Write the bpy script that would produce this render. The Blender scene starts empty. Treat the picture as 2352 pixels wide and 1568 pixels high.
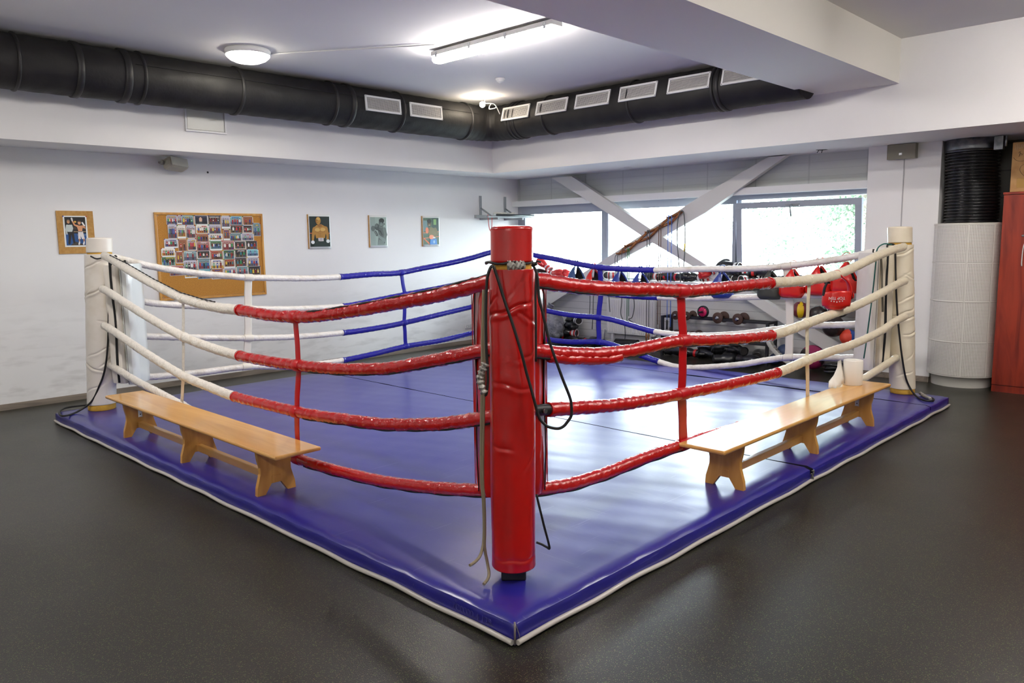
import bpy, bmesh, math, random
import numpy as np
from mathutils import Vector, Matrix

random.seed(7)
SC = bpy.context.scene
COL = SC.collection
PI = math.pi
V = Vector

# ------------------------------------------------------------------ camera
IW, IH = 2352, 1568
F = 1784.7
def _rot(y, p, r):
    fwd = np.array([math.cos(y)*math.cos(p), math.sin(y)*math.cos(p), -math.sin(p)])
    right = np.array([math.sin(y), -math.cos(y), 0.])
    down = np.cross(fwd, right)
    return np.stack([math.cos(r)*right+math.sin(r)*down, -math.sin(r)*right+math.cos(r)*down, fwd])
RC = _rot(0.77026, 0.13075, 0.01405)
CP = np.array([-2.081, -2.026, 1.6])
cd = bpy.data.cameras.new('camera')
cam = bpy.data.objects.new('camera', cd); COL.objects.link(cam)
cd.sensor_width = 36; cd.lens = 36*F/IW; cd.clip_start = .05; cd.clip_end = 200
M = Matrix.Identity(4)
for i in range(3):
    M[i][0] = RC[0][i]; M[i][1] = -RC[1][i]; M[i][2] = -RC[2][i]; M[i][3] = CP[i]
cam.matrix_world = M
SC.camera = cam

# ------------------------------------------------------------------ view, world, lights
SC.view_settings.view_transform = 'Standard'; SC.view_settings.look = 'None'
SC.view_settings.gamma = 1; SC.view_settings.use_curve_mapping = False
SC.view_settings.exposure = 0.3
wd = bpy.data.worlds.new('sky'); SC.world = wd; wd.use_nodes = True
bg = wd.node_tree.nodes['Background']
bg.inputs[0].default_value = (.80, .92, 1, 1); bg.inputs[1].default_value = 31
LAMP = 74.0          # radiance of the fluorescent diffusers
def portal(x, y0, y1, z0, z1):
    l = bpy.data.lights.new('window_portal', 'AREA'); l.shape = 'RECTANGLE'
    l.size = y1-y0; l.size_y = z1-z0; l.energy = 1; l.cycles.is_portal = True
    o = bpy.data.objects.new('window_portal', l); COL.objects.link(o)
    o.location = (x, (y0+y1)/2, (z0+z1)/2)
    o.rotation_euler = (PI/2, 0, PI/2)
    return o
portal(7.34, 1.3, 6.7, .98, 2.08)
try: SC.cycles.use_light_tree = True
except Exception: pass
SC.cycles.max_bounces = 8; SC.cycles.diffuse_bounces = 4; SC.cycles.transparent_max_bounces = 12
SC.cycles.sample_clamp_indirect = 6

# ------------------------------------------------------------------ pixel-to-place helpers (measure the photo on real planes)
def ray(px, py): return RC.T @ np.array([px-IW/2, py-IH/2, F])
def on_x(px, py, X): d = ray(px, py); return V(CP+d*(X-CP[0])/d[0])
def on_y(px, py, Y): d = ray(px, py); return V(CP+d*(Y-CP[1])/d[1])
def on_z(px, py, Z): d = ray(px, py); return V(CP+d*(Z-CP[2])/d[2])
def on_p(px, py, p0, n=None):
    if n is None: n = (RC[2][0], RC[2][1], 0)
    d = ray(px, py); n = np.array(n, float)
    return V(CP+d*(((np.array(p0)-CP)@n)/(d@n)))

# ------------------------------------------------------------------ materials
def lin(c):
    return tuple((x/12.92 if x <= .04045 else ((x+.055)/1.055)**2.4) for x in c)
def rgb(r, g, b): return lin((r/255, g/255, b/255))
MATS = {}
def mat(name, col, rough=.5, metal=0, spec=.5, bump=None, var=None, coat=0, coat_rough=.1, emit=None, rvar=None):
    """bump=(scale,strength,distance[,detail]) ; var=(scale,colour2,lo,hi) noise colour variation ; rvar=(scale,amount)"""
    if name in MATS: return MATS[name]
    m = bpy.data.materials.new(name); m.use_nodes = True; MATS[name] = m
    nt = m.node_tree; N = nt.nodes; L = nt.links; b = N['Principled BSDF']
    b.inputs['Base Color'].default_value = (*col, 1); b.inputs['Roughness'].default_value = rough
    b.inputs['Metallic'].default_value = metal; b.inputs['Specular IOR Level'].default_value = spec
    b.inputs['Coat Weight'].default_value = coat; b.inputs['Coat Roughness'].default_value = coat_rough
    if emit:
        b.inputs['Emission Color'].default_value = (*emit[0], 1); b.inputs['Emission Strength'].default_value = emit[1]
    tc = N.new('ShaderNodeTexCoord')
    if var:
        n = N.new('ShaderNodeTexNoise'); n.inputs['Scale'].default_value = var[0]; n.inputs['Detail'].default_value = 5
        L.new(tc.outputs['Object'], n.inputs['Vector'])
        r = N.new('ShaderNodeValToRGB'); r.color_ramp.elements[0].position = var[2]; r.color_ramp.elements[1].position = var[3]
        r.color_ramp.elements[0].color = (*col, 1); r.color_ramp.elements[1].color = (*var[1], 1)
        L.new(n.outputs['Fac'], r.inputs[0]); L.new(r.outputs[0], b.inputs['Base Color'])
    if rvar:
        n = N.new('ShaderNodeTexNoise'); n.inputs['Scale'].default_value = rvar[0]; n.inputs['Detail'].default_value = 6
        L.new(tc.outputs['Object'], n.inputs['Vector'])
        mr = N.new('ShaderNodeMapRange'); mr.inputs[1].default_value = .3; mr.inputs[2].default_value = .7
        mr.inputs[3].default_value = max(0, rough-rvar[1]); mr.inputs[4].default_value = rough+rvar[1]
        L.new(n.outputs['Fac'], mr.inputs[0]); L.new(mr.outputs[0], b.inputs['Roughness'])
    if bump:
        n = N.new('ShaderNodeTexNoise'); n.inputs['Scale'].default_value = bump[0]
        n.inputs['Detail'].default_value = bump[3] if len(bump) > 3 else 3
        L.new(tc.outputs['Object'], n.inputs['Vector'])
        bp = N.new('ShaderNodeBump'); bp.inputs['Strength'].default_value = bump[1]; bp.inputs['Distance'].default_value = bump[2]
        L.new(n.outputs['Fac'], bp.inputs['Height']); L.new(bp.outputs[0], b.inputs['Normal'])
        if coat: L.new(bp.outputs[0], b.inputs['Coat Normal'])
    return m
def nodes_of(m): return m.node_tree.nodes, m.node_tree.links, m.node_tree.nodes['Principled BSDF']
def mth(N, L, op, a, b=None, c=None):
    n = N.new('ShaderNodeMath'); n.operation = op
    for i, v in enumerate((a, b, c)):
        if v is None: continue
        if isinstance(v, (int, float)): n.inputs[i].default_value = v
        else: L.new(v, n.inputs[i])
    return n.outputs[0]
def mixc(N, L, fac, a, b):
    n = N.new('ShaderNodeMix'); n.data_type = 'RGBA'
    L.new(fac, n.inputs[0])
    for i, v in ((6, a), (7, b)):
        if isinstance(v, tuple): n.inputs[i].default_value = (*v, 1)
        else: L.new(v, n.inputs[i])
    return n.outputs[2]

WALL = mat('white_paint', rgb(236, 235, 234), .75, bump=(60, .12, .002), var=(.8, rgb(230, 229, 228), .4, .7))
WALLS = mat('scuffed_white_paint', rgb(236, 235, 234), .75, bump=(60, .12, .002), var=(.8, rgb(230, 229, 228), .4, .7))
# scuffed lower wall
def scuffs():
    N, L, b = nodes_of(WALLS)
    tc = N.new('ShaderNodeTexCoord'); sx = N.new('ShaderNodeSeparateXYZ'); L.new(tc.outputs['Object'], sx.inputs[0])
    mp = N.new('ShaderNodeMapping'); mp.inputs['Scale'].default_value = (1, 1, 4); L.new(tc.outputs['Object'], mp.inputs[0])
    n = N.new('ShaderNodeTexNoise'); n.inputs['Scale'].default_value = 3.5; n.inputs['Detail'].default_value = 8; L.new(mp.outputs[0], n.inputs['Vector'])
    f = mth(N, L, 'MULTIPLY', mth(N, L, 'SUBTRACT', n.outputs['Fac'], .52), 4); f = mth(N, L, 'MAXIMUM', f, 0)
    h = N.new('ShaderNodeMapRange'); h.inputs[1].default_value = 1.2; h.inputs[2].default_value = .2; L.new(sx.outputs[2], h.inputs[0])
    f = mth(N, L, 'MULTIPLY', mth(N, L, 'MULTIPLY', f, h.outputs[0]), .35)
    old = b.inputs['Base Color'].links[0].from_socket
    L.new(mixc(N, L, f, old, rgb(150, 146, 140)), b.inputs['Base Color'])
scuffs()
CEIL = mat('ceiling_paint', rgb(236, 235, 233), .8, bump=(25, .1, .003), var=(.6, rgb(231, 230, 230), .4, .7))
BEAMP = mat('beam_paint', rgb(240, 237, 228), .7, bump=(40, .1, .002))
TRIM = mat('white_steel', rgb(222, 222, 222), .45)
GREYFR = mat('grey_window_frame', rgb(150, 156, 168), .4)
BLACKP = mat('black_rubber', rgb(20, 20, 22), .45)
CORD = mat('black_cord', rgb(18, 17, 17), .5)
STRAPB = mat('black_webbing', rgb(16, 16, 17), .7, bump=(300, .3, .001))
METAL = mat('bare_steel', rgb(160, 163, 166), .3, 1)
GALV = mat('galvanised_steel', rgb(150, 154, 158), .38, 1, var=(14, rgb(120, 125, 130), .4, .6))
SCREW = mat('dark_screw', rgb(60, 60, 60), .4, .8)
RED = mat('red_vinyl', rgb(188, 12, 8), .3, bump=(9, .25, .012, 4), coat=.5, coat_rough=.12, var=(3, rgb(176, 10, 8), .4, .65))
REDSL = mat('red_sleeve_vinyl', rgb(188, 10, 10), .2, bump=(42, .55, .008, 5), coat=.6, coat_rough=.08)
REDST = mat('red_strap', rgb(186, 10, 20), .35, bump=(60, .2, .002))
BLUESL = mat('blue_sleeve_vinyl', rgb(34, 30, 150), .25, bump=(48, .5, .008, 5), coat=.6, coat_rough=.1)
BLUEST = mat('blue_strap', rgb(30, 28, 150), .4, bump=(60, .2, .002))
WHSL = mat('white_sleeve_vinyl', rgb(236, 231, 224), .32, bump=(30, .8, .012, 4), coat=.35, coat_rough=.15, var=(7, rgb(206, 196, 178), .5, .75))
OFFSL = mat('off_white_sleeve_vinyl', rgb(236, 230, 219), .32, bump=(30, .9, .014, 4), coat=.35, coat_rough=.15, var=(9, rgb(220, 210, 192), .55, .8))
CREAMSL = mat('cream_sleeve_vinyl', rgb(236, 225, 198), .32, bump=(30, .9, .014, 4), coat=.35, coat_rough=.15, var=(9, rgb(222, 206, 172), .55, .8))
WHST = mat('white_strap', rgb(226, 220, 208), .45, bump=(60, .2, .002))
CREAM = mat('cream_vinyl', rgb(235, 224, 200), .38, bump=(7, .25, .012, 4), coat=.25, coat_rough=.2, var=(5, rgb(222, 208, 180), .5, .8))
CREAML = mat('off_white_vinyl', rgb(234, 228, 218), .38, bump=(7, .25, .012, 4), coat=.25, coat_rough=.2, var=(5, rgb(220, 211, 196), .5, .8))
GLOSSW = mat('glossy_white_vinyl', rgb(226, 230, 226), .2, bump=(6, .2, .01, 3), coat=.6, coat_rough=.08)
FOAM = mat('yellow_foam', rgb(205, 160, 60), .9, bump=(80, .4, .003), var=(12, rgb(170, 128, 50), .4, .7))
TAPE = mat('silver_tape', rgb(175, 172, 165), .35, .5, bump=(60, 1, .006, 5), var=(60, rgb(80, 78, 72), .5, .7))
WOOD = mat('lacquered_beech', rgb(206, 152, 82), .32, coat=.6, coat_rough=.1)
WHPL = mat('white_plastic', rgb(226, 226, 224), .35)
GRPL = mat('beige_plastic', rgb(150, 147, 135), .5)

def wood_grain(m, c1, c2, scale, axis=0, stretch=.12, dist=5):
    N, L, b = nodes_of(m)
    tc = N.new('ShaderNodeTexCoord'); mp = N.new('ShaderNodeMapping')
    s = [1, 1, 1]; s[axis] = stretch; mp.inputs['Scale'].default_value = s; L.new(tc.outputs['Object'], mp.inputs[0])
    n = N.new('ShaderNodeTexNoise'); n.inputs['Scale'].default_value = scale; n.inputs['Detail'].default_value = 7
    n.inputs['Distortion'].default_value = 1.2; L.new(mp.outputs[0], n.inputs['Vector'])
    r = N.new('ShaderNodeValToRGB'); r.color_ramp.elements[0].position = .35; r.color_ramp.elements[1].position = .65
    r.color_ramp.elements[0].color = (*c1, 1); r.color_ramp.elements[1].color = (*c2, 1)
    L.new(n.outputs['Fac'], r.inputs[0]); L.new(r.outputs[0], b.inputs['Base Color'])
wood_grain(WOOD, rgb(224, 172, 94), rgb(208, 152, 76), 9, 0, .12)
WOODY = mat('lacquered_beech_leg', rgb(206, 152, 82), .35, coat=.4, coat_rough=.15)
wood_grain(WOODY, rgb(212, 158, 78), rgb(192, 136, 60), 12, 2, .15)
CABW = mat('red_mahogany_laminate', rgb(140, 48, 30), .35, coat=.2)
wood_grain(CABW, rgb(158, 54, 30), rgb(112, 32, 20), 9, 2, .13)
RACKW = mat('brown_rack_wood', rgb(150, 95, 50), .5)
wood_grain(RACKW, rgb(165, 100, 48), rgb(120, 70, 35), 20, 0, .3)
BASEB = mat('grey_laminate_skirting', rgb(140, 128, 115), .5)
wood_grain(BASEB, rgb(150, 138, 124), rgb(112, 102, 92), 12, 0, .1)

def make_floor_mat():
    m = mat('speckled_rubber', rgb(52, 50, 47), .42, spec=.36); N, L, b = nodes_of(m)
    tc = N.new('ShaderNodeTexCoord')
    def flecks(scale, thr, seed):
        mp = N.new('ShaderNodeMapping'); mp.inputs['Location'].default_value = (seed, seed*2, 0); L.new(tc.outputs['Object'], mp.inputs[0])
        v = N.new('ShaderNodeTexVoronoi'); v.inputs['Scale'].default_value = scale; L.new(mp.outputs[0], v.inputs['Vector'])
        s = N.new('ShaderNodeSeparateColor'); L.new(v.outputs['Color'], s.inputs[0])
        a = mth(N, L, 'GREATER_THAN', s.outputs[0], thr); d = mth(N, L, 'LESS_THAN', v.outputs['Distance'], .42)
        return mth(N, L, 'MULTIPLY', a, d)
    n = N.new('ShaderNodeTexNoise'); n.inputs['Scale'].default_value = 220; n.inputs['Detail'].default_value = 3; L.new(tc.outputs['Object'], n.inputs['Vector'])
    r = N.new('ShaderNodeValToRGB'); r.color_ramp.elements[0].position = .35; r.color_ramp.elements[1].position = .7
    r.color_ramp.elements[0].color = (*rgb(22, 21, 20), 1); r.color_ramp.elements[1].color = (*rgb(48, 45, 41), 1)
    L.new(n.outputs['Fac'], r.inputs[0])
    c = mixc(N, L, flecks(230, .88, 0), r.outputs[0], rgb(92, 112, 58))
    c = mixc(N, L, flecks(240, .93, 7), c, rgb(112, 98, 66))
    L.new(c, b.inputs['Base Color'])
    # big joints between rubber tiles and worn zones
    n2 = N.new('ShaderNodeTexNoise'); n2.inputs['Scale'].default_value = 1.1; n2.inputs['Detail'].default_value = 5; L.new(tc.outputs['Object'], n2.inputs['Vector'])
    mr = N.new('ShaderNodeMapRange'); mr.inputs[1].default_value = .35; mr.inputs[2].default_value = .65
    mr.inputs[3].default_value = .29; mr.inputs[4].default_value = .35; L.new(n2.outputs['Fac'], mr.inputs[0]); L.new(mr.outputs[0], b.inputs['Roughness'])
    bp = N.new('ShaderNodeBump'); bp.inputs['Strength'].default_value = .35; bp.inputs['Distance'].default_value = .003
    L.new(n.outputs['Fac'], bp.inputs['Height']); L.new(bp.outputs[0], b.inputs['Normal'])
    return m
FLOOR = make_floor_mat()

def make_mat_mat():
    """blue vinyl ring canvas with seams, scratches and soft wrinkles"""
    m = mat('blue_ring_vinyl', rgb(40, 40, 150), .28, spec=.8); N, L, b = nodes_of(m)
    tc = N.new('ShaderNodeTexCoord'); sx = N.new('ShaderNodeSeparateXYZ'); L.new(tc.outputs['Object'], sx.inputs[0])
    def noise(sc, det, scl=(1, 1, 1), dist=0, rot=0):
        mp = N.new('ShaderNodeMapping'); mp.inputs['Scale'].default_value = scl; mp.inputs['Rotation'].default_value = (0, 0, rot)
        L.new(tc.outputs['Object'], mp.inputs[0])
        n = N.new('ShaderNodeTexNoise'); n.inputs['Scale'].default_value = sc; n.inputs['Detail'].default_value = det
        n.inputs['Distortion'].default_value = dist; L.new(mp.outputs[0], n.inputs['Vector']); return n.outputs['Fac']
    base = mixc(N, L, noise(1.6, 5), rgb(34, 30, 128), rgb(38, 35, 134))
    # thin scratches
    sc = mth(N, L, 'GREATER_THAN', noise(60, 1, (1, .05, 1), .3, .5), .74)
    sc2 = mth(N, L, 'GREATER_THAN', noise(56, 1, (.05, 1, 1), .3, -.4), .74)
    s = mth(N, L, 'MULTIPLY', mth(N, L, 'MAXIMUM', sc, sc2), .12)
    base = mixc(N, L, s, base, rgb(150, 150, 205))
    # seams at x = 2.8 and x = 5.3
    top = mth(N, L, 'GREATER_THAN', sx.outputs[2], .06)
    wob = mth(N, L, 'MULTIPLY', noise(1.3, 2), .012)
    w = mth(N, L, 'ADD', mth(N, L, 'MULTIPLY', mth(N, L, 'MAXIMUM', mth(N, L, 'SUBTRACT', noise(1.1, 1), .5), 0), .12), .008)
    seam = None
    for x0 in (2.795-2.9, 5.28-2.9):
        d = mth(N, L, 'ABSOLUTE', mth(N, L, 'SUBTRACT', mth(N, L, 'ADD', sx.outputs[0], wob), x0))
        k = mth(N, L, 'LESS_THAN', d, w)
        seam = k if seam is None else mth(N, L, 'MAXIMUM', seam, k)
    seam = mth(N, L, 'MULTIPLY', seam, top)
    base = mixc(N, L, seam, base, rgb(24, 24, 32))
    L.new(mth(N, L, 'MULTIPLY', mth(N, L, 'SUBTRACT', 1, seam), .8), b.inputs['Specular IOR Level'])
    L.new(mth(N, L, 'ADD', mth(N, L, 'MULTIPLY', seam, .5), .28), b.inputs['Roughness'])
    L.new(base, b.inputs['Base Color'])
    h = mth(N, L, 'ADD', mth(N, L, 'MULTIPLY', noise(3.5, 3, (1, .35, 1), .4, .3), .3), mth(N, L, 'MULTIPLY', noise(22, 2, (1, .5, 1), .3), .03))
    bp = N.new('ShaderNodeBump'); bp.inputs['Strength'].default_value = .35; bp.inputs['Distance'].default_value = .02
    L.new(h, bp.inputs['Height'])
    L.new(bp.outputs[0], b.inputs['Normal'])
    return m
RINGV = make_mat_mat()

def line_siding(name, c, cl, period, vertical=None, depth=.5, rough=.5):
    """painted metal siding: thin horizontal joints every period metres"""
    m = mat(name, c, rough); N, L, b = nodes_of(m)
    tc = N.new('ShaderNodeTexCoord'); sx = N.new('ShaderNodeSeparateXYZ'); L.new(tc.outputs['Object'], sx.inputs[0])
    f = mth(N, L, 'FRACT', mth(N, L, 'DIVIDE', sx.outputs[2], period)); k = mth(N, L, 'LESS_THAN', f, .05)
    if vertical:
        f2 = mth(N, L, 'FRACT', mth(N, L, 'DIVIDE', sx.outputs[1], vertical)); k = mth(N, L, 'MAXIMUM', k, mth(N, L, 'LESS_THAN', f2, .03))
    L.new(mixc(N, L, k, c, cl), b.inputs['Base Color'])
    bp = N.new('ShaderNodeBump'); bp.invert = True; bp.inputs['Strength'].default_value = depth; bp.inputs['Distance'].default_value = .004
    L.new(k, bp.inputs['Height']); L.new(bp.outputs[0], b.inputs['Normal'])
    return m
SIDW = line_siding('white_metal_siding', rgb(205, 205, 203), rgb(150, 150, 150), .105)
SIDG = line_siding('grey_metal_siding', rgb(190, 194, 192), rgb(176, 180, 179), .085, .68)
SIDD = line_siding('dark_grey_siding', rgb(92, 92, 88), rgb(60, 60, 58), .28)

def grid_mat(name, c, period, hole, uv=True, rough=.5, metal=0):
    """sheet with square holes cut through it"""
    m = mat(name, c, rough, metal); N, L, b = nodes_of(m)
    tc = N.new('ShaderNodeTexCoord'); sx = N.new('ShaderNodeSeparateXYZ'); L.new(tc.outputs['UV'], sx.inputs[0])
    ks = []
    for i in (0, 1):
        f = mth(N, L, 'FRACT', mth(N, L, 'DIVIDE', sx.outputs[i], period)); ks.append(mth(N, L, 'LESS_THAN', f, hole))
    k = mth(N, L, 'MULTIPLY', ks[0], ks[1])
    t = N.new('ShaderNodeBsdfTransparent'); mx = N.new('ShaderNodeMixShader'); out = N['Material Output']
    L.new(k, mx.inputs[0]); L.new(b.outputs[0], mx.inputs[1]); L.new(t.outputs[0], mx.inputs[2]); L.new(mx.outputs[0], out.inputs['Surface'])
    return m
PERF = grid_mat('perforated_white_sheet', rgb(234, 231, 223), .0145, .44)
GRILLE = grid_mat('vent_mesh', rgb(190, 188, 184), .017, .6, rough=.5)

def glass_mat():
    m = bpy.data.materials.new('window_glass'); m.use_nodes = True; N = m.node_tree.nodes; L = m.node_tree.links
    for n in list(N):
        if n.type == 'BSDF_PRINCIPLED': N.remove(n)
    t = N.new('ShaderNodeBsdfTransparent'); t.inputs[0].default_value = (.97, .985, .98, 1)
    g = N.new('ShaderNodeBsdfGlossy'); g.inputs['Roughness'].default_value = .02
    fr = N.new('ShaderNodeFresnel'); fr.inputs[0].default_value = 1.45
    mx = N.new('ShaderNodeMixShader'); L.new(fr.outputs[0], mx.inputs[0]); L.new(t.outputs[0], mx.inputs[1]); L.new(g.outputs[0], mx.inputs[2])
    L.new(mx.outputs[0], N['Material Output'].inputs['Surface']); return m
GLASS = glass_mat()

# ------------------------------------------------------------------ mesh builder
def catmull(pts, n):
    """resample a polyline with a centripetal-ish Catmull-Rom, n samples per span"""
    P = [V(p) for p in pts]; P = [P[0]*2-P[1]]+P+[P[-1]*2-P[-2]]; out = []
    for i in range(1, len(P)-2):
        a, b, c, d = P[i-1:i+3]
        for k in range(n):
            t = k/n
            out.append(.5*((2*b)+(c-a)*t+(2*a-5*b+4*c-d)*t*t+(3*b-a-3*c+d)*t**3))
    out.append(P[-2]); return out
def evenly(pts, step):
    P = [V(p) for p in pts]; s = [0]
    for a, b in zip(P, P[1:]): s.append(s[-1]+(b-a).length)
    n = max(2, int(s[-1]/step)+1); out = []; j = 0
    for k in range(n):
        t = s[-1]*k/(n-1)
        while j < len(P)-2 and s[j+1] < t: j += 1
        u = (t-s[j])/max(1e-9, s[j+1]-s[j]); out.append(P[j].lerp(P[j+1], min(1, u)))
    return out

class MB:
    def __init__(s): s.bm = bmesh.new(); s.slot = 0; s.uv = s.bm.loops.layers.uv.new('UVMap')
    def quad(s, *vs):
        f = s.bm.faces.new([v if isinstance(v, bmesh.types.BMVert) else s.bm.verts.new(v) for v in vs]); f.material_index = s.slot; return f
    def uvs(s, f, uv):
        for l, c in zip(f.loops, uv): l[s.uv].uv = c
    def box(s, x0, x1, y0, y1, z0, z1, bev=0, rot=None, at=None):
        c = V(((x0+x1)/2, (y0+y1)/2, (z0+z1)/2)); g = bmesh.ops.create_cube(s.bm, size=1)['verts']
        for v in g: v.co = V((v.co.x*(x1-x0), v.co.y*(y1-y0), v.co.z*(z1-z0)))
        fs = list({f for v in g for f in v.link_faces})
        if bev:
            es = list({e for v in g for e in v.link_edges})
            r = bmesh.ops.bevel(s.bm, geom=es, offset=bev, segments=2, profile=.5, affect='EDGES')
            g = list({v for f in r['faces'] for v in f.verts} | {v for v in g if v.is_valid}); fs = list({f for v in g for f in v.link_faces})
        for v in g:
            if rot is not None: v.co = rot @ v.co
            v.co += c if at is None else V(at)
        for f in fs: f.material_index = s.slot
        return s
    def tube(s, pts, r, seg=12, cap=True, rf=None, squash=None, closed=False, upv=None):
        """sweep a circle (or ellipse squash=(a,b)) along pts; r number or list; rf(i,k,point)->radius factor"""
        P = [V(p) for p in pts]; n = len(P); R = r if isinstance(r, (list, tuple)) else [r]*n
        rings = []; prev = None
        for i, p in enumerate(P):
            if closed: t = (P[(i+1) % n]-P[i-1]).normalized()
            else: t = (P[min(i+1, n-1)]-P[max(i-1, 0)]).normalized()
            if prev is None:
                u = V(upv) if upv is not None else (V((0, 0, 1)) if abs(t.z) < .9 else V((1, 0, 0)))
                a = (u-t*u.dot(t)).normalized()
            else: a = (prev-t*prev.dot(t)).normalized()
            prev = a; b = t.cross(a); ring = []
            for k in range(seg):
                th = 2*PI*k/seg; q = R[i]*(rf(i, k, p) if rf else 1)
                sa, sb = squash if squash else (1, 1)
                ring.append(s.bm.verts.new(p+a*math.cos(th)*q*sa+b*math.sin(th)*q*sb))
            rings.append(ring)
        m = n if closed else n-1
        for i in range(m):
            A, B = rings[i], rings[(i+1) % n]
            for k in range(seg):
                f = s.bm.faces.new((A[k], A[(k+1) % seg], B[(k+1) % seg], B[k])); f.material_index = s.slot; f.smooth = True
        if cap and not closed:
            for ring in (rings[0][::-1], rings[-1]):
                f = s.bm.faces.new(ring); f.material_index = s.slot
        return s
    def lathe(s, prof, c=(0, 0, 0), seg=32, axis=V((0, 0, 1)), df=None, shear=None, cap=True, uvr=None, arc=(0, 2*PI)):
        """prof: list of (radius, height) along axis; df(theta,h)->extra radius; shear(h)->offset vector"""
        c = V(c); ax = V(axis).normalized(); u = V((1, 0, 0)) if abs(ax.x) < .9 else V((0, 1, 0)); a = (u-ax*u.dot(ax)).normalized(); b = ax.cross(a)
        full = abs(arc[1]-arc[0]-2*PI) < 1e-6; ns = seg if full else seg+1; rings = []
        for (r, h) in prof:
            off = shear(h) if shear else V((0, 0, 0)); ring = []
            for k in range(ns):
                th = arc[0]+(arc[1]-arc[0])*k/seg; rr = r+(df(th, h) if df and r > 1e-6 else 0)
                ring.append(s.bm.verts.new(c+ax*h+off+a*math.cos(th)*rr+b*math.sin(th)*rr))
            rings.append(ring)
        for i in range(len(rings)-1):
            for k in range(seg):
                k2 = (k+1) % ns if full else k+1
                f = s.bm.faces.new((rings[i][k], rings[i][k2], rings[i+1][k2], rings[i+1][k])); f.material_index = s.slot; f.smooth = True
                if uvr:
                    u0 = (arc[1]-arc[0])*k/seg*uvr; u1 = (arc[1]-arc[0])*(k+1)/seg*uvr; h0, h1 = prof[i][1], prof[i+1][1]
                    s.uvs(f, ((u0, h0), (u1, h0), (u1, h1), (u0, h1)))
        if cap and full:
            for ring, (r, h) in ((rings[0][::-1], prof[0]), (rings[-1], prof[-1])):
                if r > 1e-5:
                    f = s.bm.faces.new(ring); f.material_index = s.slot
        return s
    def prism(s, poly, d):
        """extrude a planar polygon (3D points) by vector d"""
        d = V(d); A = [s.bm.verts.new(p) for p in poly]; B = [s.bm.verts.new(V(p)+d) for p in poly]; n = len(A)
        fs = [s.bm.faces.new(A[::-1]), s.bm.faces.new(B)]
        for i in range(n): fs.append(s.bm.faces.new((A[i], A[(i+1) % n], B[(i+1) % n], B[i])))
        for f in fs: f.material_index = s.slot
        return s
    def ball(s, c, r, seg=20, rings=12, scale=(1, 1, 1), rot=None, df=None):
        c = V(c); grid = []
        for i in range(rings+1):
            ph = PI*i/rings; row = []
            for k in range(1 if i in (0, rings) else seg):
                th = 2*PI*k/seg; d = V((math.sin(ph)*math.cos(th), math.sin(ph)*math.sin(th), math.cos(ph)))
                q = r*(df(d) if df else 1); p = V((d.x*scale[0], d.y*scale[1], d.z*scale[2]))*q
                if rot is not None: p = rot @ p
                row.append(s.bm.verts.new(c+p))
            grid.append(row)
        for i in range(rings):
            A, B = grid[i], grid[i+1]
            for k in range(seg):
                if len(A) == 1: vs = (A[0], B[k], B[(k+1) % seg])
                elif len(B) == 1: vs = (A[k], B[0], A[(k+1) % seg])
                else: vs = (A[k], B[k], B[(k+1) % seg], A[(k+1) % seg])
                f = s.bm.faces.new(vs); f.material_index = s.slot; f.smooth = True
        return s
    def build(s, name, m, parent=None, smooth=None, origin=None):
        bmesh.ops.recalc_face_normals(s.bm, faces=s.bm.faces)
        if smooth is not None:
            for f in s.bm.faces: f.smooth = smooth
        me = bpy.data.meshes.new(name)
        if parent is not None: off = V((0, 0, 0)); q = parent
        else: off = None
        if off is not None:
            while q is not None: off += q.location; q = q.parent
        elif origin is not None: off = V(origin)
        else:
            xs = [v.co for v in s.bm.verts]; off = V((sum((min(c[i] for c in xs), max(c[i] for c in xs)))/2 if i < 2 else min(c[i] for c in xs) for i in range(3)))
        for v in s.bm.verts: v.co -= off
        s.bm.to_mesh(me); s.bm.free()
        for mm in (m if isinstance(m, (list, tuple)) else [m]): me.materials.append(mm)
        o = bpy.data.objects.new(name, me); COL.objects.link(o)
        if parent is not None: o.parent = parent
        else: o.location = off
        return o

def thing(name, label, cat, loc=(0, 0, 0), group=None):
    o = bpy.data.objects.new(name, None); COL.objects.link(o); o.location = loc; o.empty_display_size = .1
    o['label'] = label; o['category'] = cat
    if group: o['group'] = group
    return o
def tag(o, label, cat, group=None, kind=None):
    o['label'] = label; o['category'] = cat
    if group: o['group'] = group
    if kind: o['kind'] = kind
    return o
def struct(o, label=None):
    o['kind'] = 'structure'
    if label: o['label'] = label
    return o
def kids(o): return [c for c in bpy.data.objects if c.parent == o]
def copy_tree(o, loc=None, rot=None, label=None, parent=None, swap=None):
    c = o.copy(); COL.objects.link(c)
    if parent is not None: c.parent = parent
    if loc is not None: c.location = loc
    if rot is not None: c.rotation_euler = rot
    if label: c['label'] = label
    if swap and c.type == 'MESH':
        for i, sl in enumerate(c.material_slots):
            if sl.material and sl.material.name in swap:
                sl.link = 'OBJECT'; sl.material = swap[sl.material.name]
    for k in kids(o): copy_tree(k, parent=c, swap=swap)
    return c
def text(body, size, m, parent, loc, mw, name='lettering', depth=.0006):
    cu = bpy.data.curves.new(name, 'FONT'); cu.body = body; cu.size = size; cu.extrude = depth; cu.align_x = 'CENTER'; cu.align_y = 'CENTER'
    tmp = bpy.data.objects.new(name, cu); COL.objects.link(tmp); dg = bpy.context.evaluated_depsgraph_get()
    me = bpy.data.meshes.new_from_object(tmp.evaluated_get(dg)); me.name = name; bpy.data.objects.remove(tmp); bpy.data.curves.remove(cu)
    me.materials.clear(); me.materials.append(m); o = bpy.data.objects.new(name, me); COL.objects.link(o); o.parent = parent
    mm = mw.to_4x4(); mm.translation = V(loc)
    o.matrix_local = mm
    return o

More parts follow.
